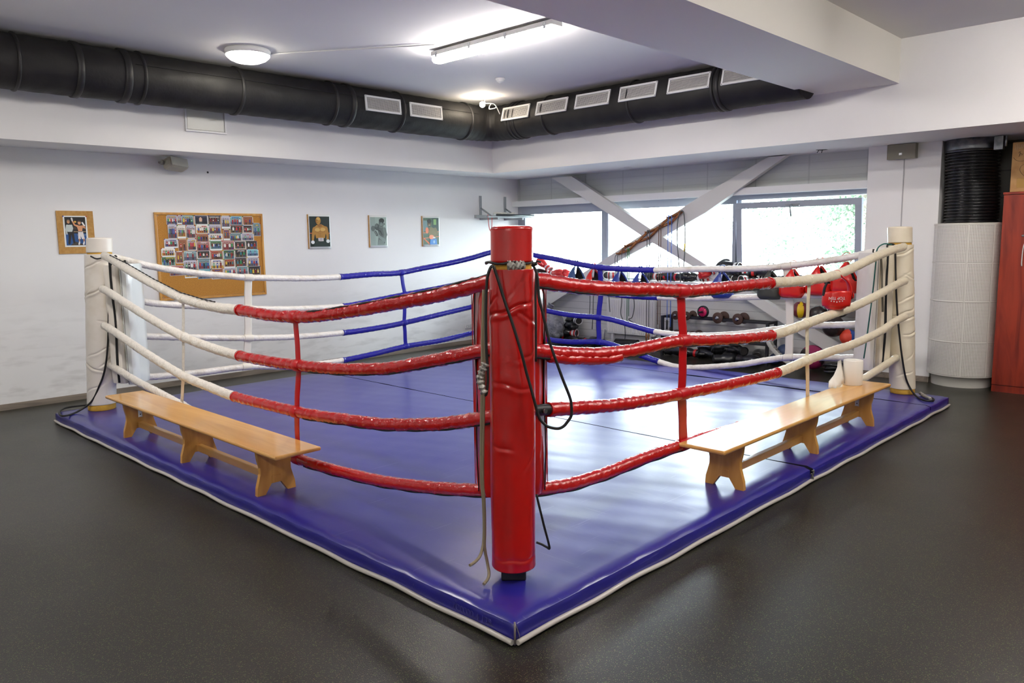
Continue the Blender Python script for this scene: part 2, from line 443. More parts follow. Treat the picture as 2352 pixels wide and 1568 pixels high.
# ================================================================== THE ROOM
ZC, ZS, ZB = 3.435, 2.555, 3.025           # ceiling, soffit underside, beam underside
YW, XW = 6.8, 7.3                          # left wall, window wall
X0, Y0 = -5.5, -5.5
struct(MB().box(X0-.2, 8.2, Y0-.2, 7.2, -.2, 0).build('floor', FLOOR))
struct(MB().box(X0-.2, 8.2, Y0-.2, 7.2, ZC, ZC+.2).build('ceiling', CEIL))
struct(MB().box(X0-.2, 7.5, YW, YW+.25, 0, ZC).build('wall_left', WALLS))
struct(MB().box(X0-.2, X0, Y0-.2, 7.0, 0, ZC).build('wall_back', WALL))
struct(MB().box(X0-.2, 8.2, Y0-.2, Y0, 0, ZC).build('wall_near', WALL))
# dropped soffits along the left wall and the window wall (their inner faces carry the duct)
struct(MB().box(X0, 6.03, 6.19, YW, ZS, ZC).build('trim_1', WALL))
struct(MB().box(6.03, 7.7, Y0, YW, ZS, ZC).build('trim_2', WALL))
struct(MB().box(X0, 6.03, .64, 1.47, ZB, ZC).build('trim_3', BEAMP))
# window wall: siding below and above, pillar, alcove behind
struct(MB().box(7.24, 7.44, 1.25, YW, 0, .96).build('wall_front', SIDW))
struct(MB().box(7.2, 7.44, 1.25, YW, 2.2, ZS).build('wall_front_upper', SIDG))
struct(MB().box(7.02, 7.44, .51, 1.25, 0, ZS).build('wall_pillar', WALL))
struct(MB().box(7.56, 7.7, Y0, .51, 0, ZS).build('wall_alcove', SIDD))
struct(MB().box(7.44, 7.56, .5, .56, 0, ZS).build('wall_alcove_return', SIDD))
struct(MB().box(7.06, 7.3, 1.25, YW, 2.115, 2.2).build('trim_4', TRIM))
struct(MB().box(X0, 7.24, YW-.014, YW, 0, .06).build('baseboard_left', BASEB))
struct(MB().box(7.226, 7.24, 1.25, YW-.014, 0, .06).build('baseboard_front', BASEB))
struct(MB().box(7.006, 7.02, .5, 1.25, 0, .06).box(7.006, 7.44, .496, .51, 0, .06).build('baseboard_pillar', BASEB))

# windows
def frame_mb(mb, x0, x1, ya, yb, za, zb, w, rot=None, piv=None, wt=None):
    wt = wt or w
    for b in ((ya, yb, zb-wt, zb), (ya, yb, za, za+w), (ya, ya+w, za+w, zb-wt), (yb-w, yb, za+w, zb-wt)):
        mb.box(x0, x1, b[0], b[1], b[2], b[3], .004)
def window(n, ya, yb, za, zb, w, tilt=0, wt=None):
    m = MB(); frame_mb(m, 7.2, 7.27, ya, yb, za, zb, w, wt=wt)
    f = struct(m.build('window_%d' % n, GREYFR, origin=(7.235, (ya+yb)/2, za)))
    g = MB().box(7.232, 7.238, ya+w, yb-w, za+w, zb-(wt or w)).build('window_glass', GLASS, f)
    if tilt: f.rotation_euler = (0, tilt, 0)
    return f
window(1, 5.03, 6.72, .97, 2.06, .07)
window(2, 2.93, 5.03, .97, 2.06, .05)
w3 = window(3, 1.34, 2.9, 1.0, 2.02, .075, -.075)
struct(MB().box(7.24, 7.3, 1.25, 1.32, .96, 2.115).box(7.24, 7.3, 2.88, 2.95, .96, 2.115).box(7.2, 7.3, 1.25, YW, 2.055, 2.115).box(7.2, 7.3, 6.72, YW, .96, 2.06).build('window_4', GREYFR))
h = MB().box(7.10, 7.13, 2.03, 2.2, 1.96, 1.99, .004).tube([(7.09, 2.12, 1.98), (7.06, 2.12, 1.96), (7.06, 2.11, 1.84)], .009, 8)
hh = h.build('window_handle', METAL, w3)
# ledge under the windows
struct(MB().box(6.93, 7.24, 1.25, YW, .965, 1.0, .003).build('window_sill', TRIM))

# crossed steel braces in front of the windows
BRACE = mat('cream_steel_paint', rgb(206, 204, 200), .5)
bt = thing('crossed_brace', 'white steel X brace standing in front of the long window', 'brace', (7.05, 4.0, 1.0))
def brace(top, bot, X):
    """top/bot: pixel outlines of the front face on x=X"""
    pts = [on_x(*q, X) for q in top]+[on_x(*q, X) for q in bot[::-1]]
    MB().prism(pts, (.09, 0, 0)).build('brace_beam', BRACE, bt)
brace([(1313, 405), (1492.5, 525), (1620, 607), (1760, 692), (1931, 789), (1968, 810)],
      [(1266, 408), (1384, 482), (1490, 552), (1591, 611.6), (1718, 691), (1804, 746), (1896, 805), (1968, 850)], 7.0)
brace([(1765, 360), (1599, 456.5), (1492, 527), (1381, 600), (1275, 667), (1180, 727)],
      [(1806, 357), (1620, 488), (1520, 545), (1400, 610), (1308.6, 669), (1215, 730)], 7.003)

# ================================================================== THE RING
# ring platform: padded deck under blue vinyl, pipe piping along its foot
def deck():
    t = thing('ring_platform', 'low square boxing ring platform covered in blue vinyl, on the dark floor', 'boxing ring', (2.9, 2.9, 0))
    rnd = random.Random(3); m = MB(); n = 150; x0, x1, y0, y1, zt, rc = 0, 5.82, 0, 5.8, .1, .012
    # profile from bottom edge, over the rounded shoulder, onto the top
    def edge(p, q, out):
        pass
    gx = [x0+(x1-x0)*i/n for i in range(n+1)]; gy = [y0+(y1-y0)*i/n for i in range(n+1)]
    ph = [rnd.uniform(0, 6.28) for _ in range(8)]
    def wav(u, k): return .5*math.sin(u*5.1+ph[k])+.3*math.sin(u*13.3+ph[k+1])+.2*math.sin(u*29+ph[k+2])
    grid = []
    for i, x in enumerate(gx):
        row = []
        for j, y in enumerate(gy):
            d = min(x-x0, x1-x, y-y0, y1-y)
            z = zt if d > rc else zt-(rc-math.sqrt(max(0, rc*rc-(rc-d)**2)))
            z += .0018*wav(x+y*.4, 0)*min(1, d/.1)+.0012*wav(y-x*.2, 3)*min(1, d/.1)
            row.append(m.bm.verts.new((x, y, z)))
        grid.append(row)
    for i in range(n):
        for j in range(n):
            f = m.bm.faces.new((grid[i][j], grid[i+1][j], grid[i+1][j+1], grid[i][j+1])); f.smooth = True
    rim = [grid[i][0] for i in range(n+1)]+[grid[n][j] for j in range(1, n+1)]+[grid[i][n] for i in range(n-1, -1, -1)]+[grid[0][j] for j in range(n-1, 0, -1)]
    prev = rim
    for z, o in ((.086, .0015), (.06, .003), (.035, .004), (.015, .003), (.0, .0)):
        ring = []
        for k, v in enumerate(rim):
            x, y = v.co.x, v.co.y; w = o+.0015*wav(k*.13, 2)*(1 if z > 0 else 0)
            if y <= y0+1e-4: dy = -w
            elif y >= y1-1e-4: dy = w
            else: dy = 0
            dx = -w if x <= x0+1e-4 else (w if x >= x1-1e-4 else 0)
            ring.append(m.bm.verts.new((x+dx, y+dy, z)))
        for k in range(len(rim)):
            a, b = k, (k+1) % len(rim)
            f = m.bm.faces.new((prev[a], prev[b], ring[b], ring[a])); f.smooth = True
        prev = ring
    m.bm.faces.new(prev)
    m.build('vinyl_cover', RINGV, t)
    for a, b, nm in (((0, 0), (0, 5.8), 'l'), ((0, 0), (5.82, 0), 'r'), ((5.82, 0), (5.82, 5.8), 'f'), ((0, 5.8), (5.82, 5.8), 'g')):
        A, B = V((*a, .016)), V((*b, .016)); d = (B-A).normalized(); o = V((-1, 0, 0)) if nm == 'l' else V((0, -1, 0)) if nm == 'r' else V((1, 0, 0)) if nm == 'f' else V((0, 1, 0))
        pts = []
        for k in range(241):
            u = k/240; w = .0018*math.sin(u*31+len(nm))+.0015*math.sin(u*73+1)
            pts.append(A.lerp(B, u)+o*(.012+w)+V((0, 0, .003*math.sin(u*57)+.001)))
        MB().tube(pts, .0115, 10).build('edge_pipe', PIPE, t)
    # worn corner seams, torn edge patch, faint stencilled numbers
    m = MB(); m.tube([(-.002, -.002, .1), (-.009, -.009, .06), (-.008, -.008, .01)], .004, 8); m.tube([(-.002, -.002, .1), (.012, -.010, .05), (.02, -.010, .012)], .0018, 6)
    m.build('corner_seam', mat('worn_seam', rgb(120, 112, 110), .6), t)
    c = on_y(1866, 1088, -.012); m = MB(); rr = random.Random(5)
    for k in range(9):
        z = .085-k*.009; m.tube([(c.x-.012+rr.uniform(-.01, .01), -.012, z), (c.x+rr.uniform(-.005, .005), -.018, z-.004), (c.x+.012+rr.uniform(-.01, .01), -.012, z)], .004, 6)
    m.build('frayed_tear', mat('frayed_grey_cloth', rgb(120, 118, 112), .9, var=(90, rgb(40, 40, 44), .45, .6)), t)
    NUM = mat('faded_stencil', rgb(62, 60, 132), .5)
    p = on_x(1082, 1393, -.0125)
    text('7C0000 4 128', .042, NUM, t, (-.0135-2.9, p.y-2.9, .055), Matrix(((0, 0, -1), (-1, 0, 0), (0, 1, 0))), 'stencilled_number', .0003)
    return t
PIPE = mat('pale_plastic_pipe', rgb(196, 190, 182), .35, coat=.3)
deck()

# ---- posts
ZT = .1
def creased(h0, h1, folds, seed, base=.0015, n1=3):
    """wrinkle field for a padded sleeve: folds = [(z, centre angle, half width, depth, slope)]"""
    rr = random.Random(seed); P = [(rr.uniform(5, 14), rr.uniform(2, 6), rr.uniform(0, 6.28), rr.uniform(.3, 1)) for _ in range(6)]
    def df(th, h):
        v = 0
        for (a, k, p, w) in P: v += base*w*math.sin(a*h*1.3+round(k)*th+p)*.5
        for (z, c, hw, d, sl) in folds:
            d = d*(2.0 if seed in (4, 6) else 1.2)
            dt = (th-c+PI) % (2*PI)-PI
            if abs(dt) > hw: continue
            e = math.cos(dt/hw*PI/2)**.7; zz = z+sl*dt+.005*math.sin(dt*5+z*9)
            w_ = .45*d; q = (h-zz)/.0065; v -= w_*e*math.exp(-q*q); q = (h-zz+.017)/.013; v += .45*w_*e*math.exp(-q*q); q = (h-zz-.024)/.03; v += .3*w_*e*math.exp(-q*q)
        return v
    return df
def heights(a, b, step=.0035): n = max(2, int((b-a)/step)); return [a+(b-a)*i/n for i in range(n+1)]
CAMDIR = math.atan2(CP[1]-.3, CP[0]-.3)
def post(name, label, c, z0, z1, z2, z3, rp, rc, matp, matc, folds, seed, lean=(0, 0), base=FOAM, baseh=None, square=False, rim=None):
    """c: foot; z0..z1 padded sleeve; z2..z3 round cap; lean: shift of the top"""
    t = thing(name, label, 'ring post', (c[0], c[1], ZT), 'corner posts of the boxing ring')
    sh = lambda h: V((lean[0]*(h-ZT)/1.56, lean[1]*(h-ZT)/1.56, 0))
    C0 = (c[0], c[1], 0)
    df = creased(z0, z1, folds, seed)
    prof = [(rp*.55, z0+.004)]+[(rp*(.985 if i == 0 else 1), h) for i, h in enumerate(heights(z0, z1))]+[(rp*.6, z1-.002)]
    MB().lathe(prof, C0, 72, df=df, shear=sh).build('padded_sleeve', matp, t)
    df2 = creased(z2, z3, [], seed+1, .001)
    prof = [(rc*.6, z2+.003), (rc, z2)]+[(rc, h) for h in heights(z2+.008, z3-.012, .01)]+[(rc-.004, z3-.004), (rc-.016, z3), (0, z3+.004)]
    MB().lathe(prof, C0, 48, df=df2, shear=sh).build('post_cap', matc, t)
    m = MB(); m.lathe([(rc-.001, z3-.017), (rc+.0015, z3-.013), (rc-.001, z3-.009)], C0, 48, shear=sh, cap=False); m.build('cap_piping', matc, t)
    MB().lathe([(rc*.93, z1-.03), (rc*.93, z2+.02)], C0, 32, shear=sh, df=lambda th, h: .004*math.sin(th*5+h*40)).build('foam_core', FOAM, t)
    if square: MB().box(c[0]-.055, c[0]+.055, c[1]-.055, c[1]+.055, ZT, z0+.03, .006, rot=Matrix.Rotation(CAMDIR, 3, 'Z')).build('post_base', BLACKP, t)
    else: MB().lathe([(rp*.93, ZT), (rp*.95, ZT+.01), (rp*.95, z0+.02)], C0, 40, shear=sh, df=lambda th, h: .003*math.sin(th*3+1)).build('foam_base', FOAM, t)
    return t
cd_ = CAMDIR
def zpost(y, c=(.3, .3)): return on_p(1176, y, (c[0]+.1*math.cos(CAMDIR), c[1]+.1*math.sin(CAMDIR), 1)).z
z_pad0, z_pad1, z_c0, z_c1 = zpost(1318), zpost(619), zpost(603), 1.655
nf = [(zpost(712), cd_-.2, 1.5, .014, .03), (zpost(700), cd_-1.2, .6, .012, .06), (zpost(735), cd_+.9, .8, .008, -.05), (zpost(888), cd_-.1, 1.3, .007, -.02), (zpost(820), cd_+.8, .7, .006, .03),
      (zpost(1032), cd_-.5, .6, .007, -.02), (zpost(1060), cd_+.9, .5, .006, .1), (zpost(1290), cd_, 1.6, .004, 0), (zpost(660), cd_+.2, .7, .005, .1)]
post('corner_post', 'red padded corner post in the nearest corner of the ring', (.303, .297), z_pad0, z_pad1, z_c0, z_c1, .0985, .09, RED, RED, nf, 1, (.004, -.014), square=True)
cl = (.33, 5.6); crr = (5.72, .37)
ringf = lambda z, n, s: [(z0_+.02*math.sin(k*1.7+s), (k*2.1+s) % 6.28, 1.3, .009, .04*math.sin(k+s)) for k, z0_ in enumerate(z)]
post('corner_post', 'off-white padded corner post on the far left, beside the left bench', cl, .155, 1.52, 1.535, 1.665, .122, .108, CREAML, CREAML,
     [(1.45, cd_+.3, 1.4, .012, .05), (1.19, cd_+.1, 1.3, .016, .06), (1.16, cd_-.8, .8, .014, .09), (.9, cd_+1, .8, .01, -.05), (.65, cd_+.4, 1.1, .008, .05), (.5, cd_-.1, 1.2, .014, -.05), (.55, cd_+.8, .7, .01, .1), (.32, cd_, 1, .006, .05)], 4, (.075, -.07), base=FOAM)
post('corner_post', 'cream padded corner post on the far right, beside the right bench', crr, .15, 1.5, 1.52, 1.665, .112, .105, CREAM, CREAM,
     [(1.44, cd_+.2, 1.2, .012, .04), (1.2, cd_-.5, .9, .01, .06), (1.2, cd_+.5, .8, .009, -.04), (1.02, cd_+.3, 1.1, .01, .05), (.88, cd_-.1, 1.2, .012, .04), (.83, cd_+.5, 1, .01, .02), (.68, cd_+.5, .9, .012, .02), (.48, cd_+.4, .8, .006, .1), (.3, cd_-.2, .8, .006, .04)], 6, (-.075, .075))
post('corner_post', 'blue padded corner post in the farthest corner, hidden behind the red post', (5.6, 5.5), .15, 1.5, 1.52, 1.64, .105, .1, BLUESL, BLUESL, [(1.2, cd_, 1.2, .01, .03)], 8)

# ---- corner cushions: wedge pads strapped between the ropes
def cushion(c, ang, matb, matf, label, z0=.4, z1=1.42, u0=.11, u1=.36, hw=.155, name='corner_cushion', strap=True):
    t = thing(name, label, 'corner pad', (c[0]+.2*math.cos(ang), c[1]+.2*math.sin(ang), z0), 'corner cushions of the boxing ring')
    U = V((math.cos(ang), math.sin(ang), 0)); W = V((-U.y, U.x, 0)); B = V((c[0], c[1], 0))
    rr = random.Random(int(c[0]*10)); ph = rr.uniform(0, 6)
    def body(ua, ub, ha, hb, za, zb, bul=.01, nm='', mt=None):
        m = MB(); ns = 26; sec = []
        out = [(ua, -ha), (ub, -hb), (ub, hb), (ua, ha)]; loop = []
        for i in range(4):
            p, q = V((*out[i], 0)), V((*out[(i+1) % 4], 0)); k0 = .12 if (q-p).length > .1 else .25
            for s_ in (k0, .3, .5, .7, 1-k0): loop.append(p.lerp(q, s_))
        cc = V(((ua+ub)/2, 0, 0)); rings = []
        for i in range(ns+1):
            z = za+(zb-za)*i/ns; e = min(i, ns-i); sh = [.93, .985][e] if e < 2 else 1; ring = []
            for k, p in enumerate(loop):
                q = cc+(p-cc)*sh; nrm = (p-cc).normalized()
                q = q+nrm*(bul*.5*math.sin(z*9+k*.9+ph)+bul*.35*math.sin(z*23+k*2+ph))
                ring.append(m.bm.verts.new(B+U*q.x+W*q.y+V((0, 0, z))))
            rings.append(ring)
        n = len(loop)
        for a, b in zip(rings, rings[1:]):
            for k in range(n): m.bm.faces.new((a[k], a[(k+1) % n], b[(k+1) % n], b[k]))
        m.bm.faces.new(rings[0][::-1]); m.bm.faces.new(rings[-1])
        o = m.build(nm, mt, t, smooth=True); md = o.modifiers.new('edge', 'EDGE_SPLIT'); md.split_angle = math.radians(50); return o
    ud = u1-.1
    body(u0, ud, hw*.72, hw, z0, z1, .006, 'cushion_body', matb)
    body(ud+.001, u1, hw*1.0, hw*.99, z0-.01, z1+.01, .004, 'cushion_face', matf)
    if strap:
        for s_ in (-1, 1):
            m = MB(); uu = u0+(ud-u0)*.62; hh_ = hw*.72+(hw-hw*.72)*.62+.006; P = []
            for i in range(24):
                z = z0+.01+(z1-z0+.03)*i/23; P.append(B+U*(uu+.006*math.sin(z*7+ph))+W*s_*(hh_+.003*math.sin(z*12))+V((0, 0, z)))
            m.tube(P, .012, 8, squash=(.9, .25), upv=U); m.build('strap', STRAPB, t)
    seam = MB()
    for s_ in (-1, 1): seam.tube([B+U*(ud+.035)+W*s_*(hw+.004)+V((0, 0, z0+(z1-z0)*i/12)) for i in range(13)], .0022, 6)
    seam.build('seam', mat('grey_thread', rgb(120, 118, 112), .8) if matf is not RED else RED, t)
    return t
cushion((.303, .297), PI/4, RED, RED, 'red vinyl corner cushion behind the red post', .42, 1.37, .12, .37, .17)
cushion((.36, 5.55), -PI/4, CREAML, GLOSSW, 'white vinyl corner cushion inside the far left post', .36, 1.42)
cushion((5.67, .42), PI*.75, CREAM, CREAML, 'cream vinyl corner cushion inside the far right post', .36, 1.42)
cushion((5.57, 5.47), -PI*.75, BLUESL, BLUESL, 'blue vinyl corner cushion inside the farthest post', .4, 1.4, strap=False)

# ---- ropes
XL_, YR_, YF_, XG_ = .32, .31, 5.55, 5.66
ROPES = {
 'near left': (lambda x, y: on_x(x, y, XL_), OFFSL, REDSL, [
  ([(240, 588), (256, 595), (330, 640), (421, 685), (500, 706), (551, 712), (620, 724), (686, 727.5), (740, 724), (793, 716), (850, 707), (907, 696), (1011, 676), (1118, 648), (1150, 638)], 553, .036, 'top'),
  ([(235, 663), (254.5, 673.6), (330, 722), (421, 773), (490, 800), (551, 817), (620, 830), (686, 839), (740, 845), (793, 848), (850, 847.5), (903, 844.6), (1011, 825), (1118, 803), (1150, 796)], 553, .034, 'second'),
  ([(240, 748), (260, 760), (340, 814), (421, 863), (480, 888), (540, 911), (620, 931), (689, 947), (740, 956), (793, 963), (850, 971), (903, 975), (1000, 974), (1060, 968), (1118, 959), (1150, 953)], 542, .034, 'third'),
  ([(245, 832), (260, 842), (310, 873), (367, 903), (450, 948), (540, 993), (620, 1030), (668, 1048), (740, 1071), (800, 1087), (880, 1105), (960, 1116), (1040, 1123), (1118, 1126), (1150, 1125)], 540, .033, 'lowest')]),
 'near right': (lambda x, y: on_y(x, y, YR_), CREAMSL, REDSL, [
  ([(1210, 640), (1240.6, 645), (1339, 659), (1438, 664), (1500, 665), (1563, 668.6), (1600, 667), (1680, 659), (1768, 650), (1829, 646), (1886, 639), (1925, 629), (1963, 613), (1995, 597), (2026, 583), (2053.6, 573), (2075, 567)], 1768, .037, 'top'),
  ([(1210, 803), (1240, 807), (1290, 812), (1339, 814), (1395, 812), (1451, 805), (1510, 792), (1563, 783), (1620, 782), (1700, 778), (1771, 770), (1815, 757), (1854, 742), (1910, 722), (1963, 703), (2020, 675), (2055.7, 655), (2078, 645)], 1771, .035, 'second'),
  ([(1210, 942), (1249, 940.7), (1300, 938), (1360, 934), (1420, 929), (1480, 920), (1530, 911), (1566, 904), (1640, 890), (1700, 877), (1784, 856), (1854, 827), (1910, 806), (1960, 790), (2020, 762), (2055.7, 738), (2078, 727)], 1784, .034, 'third'),
  ([(1210, 1126), (1236, 1123), (1298.5, 1114), (1350, 1100), (1400, 1083), (1450, 1063), (1500, 1044), (1570, 1020), (1620, 1002), (1680, 985), (1750, 962), (1820, 938), (1890, 912), (1950, 887), (1999, 860), (2055.7, 823), (2078, 812)], 1700, .034, 'lowest')]),
 'far left': (lambda x, y: on_y(x, y, YF_), WHSL, BLUESL, [
  ([(240, 585), (264, 591), (360, 614), (450, 627), (536, 634.5), (570, 637), (700, 639), (782, 635.7), (850, 630), (914, 626.8), (970, 616), (1028.6, 605), (1080, 593), (1121, 581), (1150, 574)], 783, .034, 'top'),
  ([(245, 680), (300, 688), (358, 696.6), (450, 703), (570, 708.5), (680, 709), (789, 703), (860, 690), (921, 678), (1000, 663), (1093, 644), (1150, 632)], 793, .033, 'second'),
  ([(245, 765), (300, 770), (363.6, 773), (460, 775), (570, 776), (680, 773), (789, 764), (860, 754), (928.6, 741), (1010, 722), (1093, 702), (1150, 688)], 791, .033, 'third'),
  ([(245, 868), (300, 867), (363.6, 864), (460, 855), (566, 842), (650, 842), (725, 836), (789, 827), (860, 812), (932, 795), (1010, 782), (1093, 762.5), (1150, 750)], 793, .033, 'lowest')]),
 'far right': (lambda x, y: on_x(x, y, XG_), WHSL, BLUESL, [
  ([(1175, 572), (1223, 585), (1276, 595), (1323.5, 605), (1378, 614), (1440, 618), (1502, 620), (1560, 619), (1620, 617.6), (1700, 617), (1771, 614), (1830, 608), (1892, 600), (1953, 590), (2010, 577), (2065, 565)], 1503, .035, 'top'),
  ([(1175, 650), (1223, 656), (1290, 664), (1370, 672), (1451, 680), (1510, 683), (1620, 684.5), (1700, 683), (1771, 681), (1886, 677), (1960, 668), (2010, 660), (2065, 651)], 1510, .033, 'second'),
  ([(1175, 700), (1245, 711.6), (1307.6, 723), (1374.5, 729), (1410, 735), (1451, 747), (1502, 761), (1560, 768), (1620, 770), (1700, 766), (1771, 757), (1861, 748), (1956, 745), (2010, 738), (2065, 730)], 1502, .033, 'third'),
  ([(1175, 765), (1244, 777), (1307.6, 785), (1376, 785), (1420, 796), (1467, 813.7), (1511.6, 829.6), (1545, 840), (1580, 844), (1640, 842), (1707.5, 836), (1760, 827), (1819, 820), (1880, 821), (1959.5, 821), (2010, 816), (2065, 808)], 1513, .034, 'lowest')]),
}
STRAPS = {'near left': [(421, 421, OFFSL, .05, 'pale', (422, 427)), (682, 686, REDST, .058, 'red', (682, 686))],
          'near right': [(1565, 1571, REDST, .085, 'red', None), (1857, 1856, CREAMSL, .06, 'cream', None)],
          'far left': [(568, 568, WHST, .085, 'white', None), (922, 934, BLUEST, .056, 'blue', None)],
          'far right': [(1377, 1376, BLUEST, .078, 'blue', None), (1807, 1814, WHST, .09, 'white', None)]}
rope_lines = {}
for side, (pl, mw, mc, ropes) in ROPES.items():
    lines = []
    for ri, (px, chg, rad, nm) in enumerate(ropes):
        # smooth image curve -> real curve in the vertical plane of the ring side
        dense = catmull([(a, b, 0) for a, b in px], 8)
        if nm == 'lowest' and side.startswith('near'): pl = (lambda x, y: on_x(x, y, .385)) if side == 'near left' else (lambda x, y: on_y(x, y, .40))
        pts3 = [pl(q.x, q.y) for q in dense]
        k = min(range(len(dense)), key=lambda i: abs(dense[i].x-chg))
        white_first = side in ('near left', 'far left')
        A, B = evenly(pts3[:k+1], .012), evenly(pts3[k:], .012)
        rr = random.Random(ri*7+len(side)); p1, p2, p3 = (rr.uniform(0, 6) for _ in range(3))
        def crinkle(pts, amp):
            step = [0]
            for a, b in zip(pts, pts[1:]): step.append(step[-1]+(b-a).length)
            def rf(i, kk, p):
                s_ = step[i]; th = kk/16*2*PI
                return 1+amp*(.45*math.sin(s_*41+th*1+p1)+.3*math.sin(s_*97-2*th+p2)+.3*math.sin(s_*23+2*th+p3))+.075*(((s_*13+1.1*math.sin(s_*3+p2)+th/6.283) % 1)-.5)+.02*math.sin(s_*150+3*th)
            return rf
        lab = '%s rope of the %s ring side, %s sleeve joining %s sleeve' % (nm, side, 'white' if mw is not CREAMSL else 'cream', 'red' if mc is REDSL else 'blue')
        t = thing('ring_rope', lab, 'rope', tuple(pts3[k]), 'padded ropes of the boxing ring')
        big = .055 if mc is REDSL and ri < 3 else .03
        w_pts, c_pts = (A, B) if white_first else (B, A)
        MB().tube(w_pts, rad*.96, 16, rf=crinkle(w_pts, .035)).build('%s_sleeve' % ('cream' if mw is CREAMSL else 'white'), mw, t)
        if side == 'near right' and nm == 'third':
            cut = [p for p in c_pts if p.x > on_y(1256, 940, YR_).x]
            MB().tube(cut, rad, 16, rf=crinkle(cut, big)).build('red_sleeve', mc, t)
            e = [p for p in c_pts if p.x <= cut[0].x+.02]
            MB().tube(e, rad*.8, 14).build('rope_core', BLACKP, t)
            MB().tube([e[len(e)//2]+V((0, -rad*.8, 0)), e[len(e)//2]+V((0, -rad*1.2, 0))], .012, 10).build('bolt', METAL, t)
        elif side == 'near right' and nm == 'second':
            MB().tube(c_pts, rad, 16, rf=crinkle(c_pts, big)).build('red_sleeve', mc, t)
            q = [p+V((0, -.012, -.022*min(1, (i/40))-.02+.0004*i)) for i, p in enumerate(c_pts[8:70])]
            MB().tube(q, [rad*(.75 if 3 < i < len(q)-12 else .3) for i in range(len(q))], 14, rf=crinkle(q, .1)).build('loose_flap', mc, t)
        else:
            MB().tube(c_pts, rad, 16, rf=crinkle(c_pts, big)).build('%s_sleeve' % ('red' if mc is REDSL else 'blue'), mc, t)
        # overlapping hem where the colours meet, and the dark lacing gap under the big red sleeves
        j = pts3[k]; d = (pts3[min(k+1, len(pts3)-1)]-pts3[k-1]).normalized()
        MB().tube([j-d*.012, j+d*.012], rad*1.07, 16).build('sleeve_hem', mc, t)
        if mc is REDSL and nm in ('top', 'second', 'third', 'lowest') and not (side == 'near right' and nm == 'third'):
            lo, hi = (int(len(c_pts)*.35), len(c_pts)-4) if side == 'near left' else (3, int(len(c_pts)*.92))
            updir = V((0, 0, 1)) if (side == 'near left' and nm == 'top') else V((0, 0, -1))
            outw = V((-1, 0, 0)) if side == 'near left' else V((0, -1, 0))
            g = [p+(updir*.8+outw*.58).normalized()*rad*.985 for p in c_pts[lo:hi]]
            MB().tube(g, [.0045*(1+.5*math.sin(i*.3)) for i in range(len(g))], 6).build('lacing_gap', STRAPB, t)
        lines.append((dense, pts3, rad))
    rope_lines[side] = lines
    for (xa, xb, ms, w, cn, _) in STRAPS[side]:
        pos = []
        for ri, (dense, pts3, rad) in enumerate(lines):
            x = xa+(xb-xa)*ri/3; k = min(range(len(dense)), key=lambda i: abs(dense[i].x-x)); pos.append((pts3[k], rad, (pts3[min(k+1, len(pts3)-1)]-pts3[k-1]).normalized()))
        along = V((0, 1, 0)) if side in ('near left', 'far right') else V((1, 0, 0)); nrm = V((1, 0, 0)) if abs(along.y) > .5 else V((0, 1, 0))
        t = thing('rope_tie_strap', '%s webbing strap tying the four ropes of the %s ring side together' % (cn, side), 'strap', tuple(pos[3][0]), 'vertical straps between the ropes')
        P = []
        for (a, b) in zip(pos, pos[1:]):
            for i in range(8): P.append(a[0].lerp(b[0], i/8)+along*(.002*math.sin(i/8*PI*2+len(P)*.3)))
        P.append(pos[3][0])
        MB().tube(P, w/2, 8, squash=(1, .07), upv=along).build('webbing', ms, t)
        for (p, rad, d) in pos: MB().tube([p-d*w*.6, p-d*w*.5, p+d*w*.5, p+d*w*.6], [rad*1.02, rad*1.1, rad*1.1, rad*1.02], 16).build('loop', ms, t)

# ---- benches
def bench(label):
    t = thing('gym_bench', label, 'bench', (0, 0, 0), 'low wooden benches on the ring edge')
    Lh, w = 1.345, .15
    MB().box(-Lh, Lh, -w, w, .278, .302, .009).build('bench_seat', WOOD, t)
    for i in range(-1, 2):
        x = i*1.055; m = MB(); prof = []
        half = [(.118, .278), (.112, .22), (.100, .17), (.101, .13), (.112, .09), (.124, .05), (.128, .0), (.075, 0), (.032, .062), (.0, .062)]
        poly = [V((x-.014, y, z)) for y, z in half]+[V((x-.014, -y, z)) for y, z in half[::-1][1:]]
        m.prism(poly, (.028, 0, 0)); m.build('bench_leg', WOODY, t)
        if i < 1 or True:
            s_ = 1 if i < 1 else -1
            m = MB().box(x+s_*.014, x+s_*.022, -.014, .014, .15, .278, .003).box(x+s_*.022, x+s_*.09, -.014, .014, .270, .278)
            m.build('bracket', WHPL, t)
            m = MB()
            for zz in (.17, .225): MB().tube([(x+s_*.0215, 0, zz), (x+s_*.0235, 0, zz)], .005, 8).build('screw', SCREW, t)
        MB().box(x-.017, x+.017, -.03, .03, .062, .108, .002).build('tenon', WOODY, t)
    MB().box(-1.04, 1.04, -.02, .02, .066, .112, .004).build('stretcher', WOOD, t)
    return t
b1 = bench('lacquered wooden bench on the left edge of the ring, with nothing on it')
b2 = copy_tree(b1, label='lacquered wooden bench on the right edge of the ring, with a paper roll on it')
b1.location = (.19, 3.25, ZT); b1.rotation_euler = (0, 0, PI/2)
b2.location = (3.13, .225, ZT); b2.rotation_euler = (0, 0, 0)
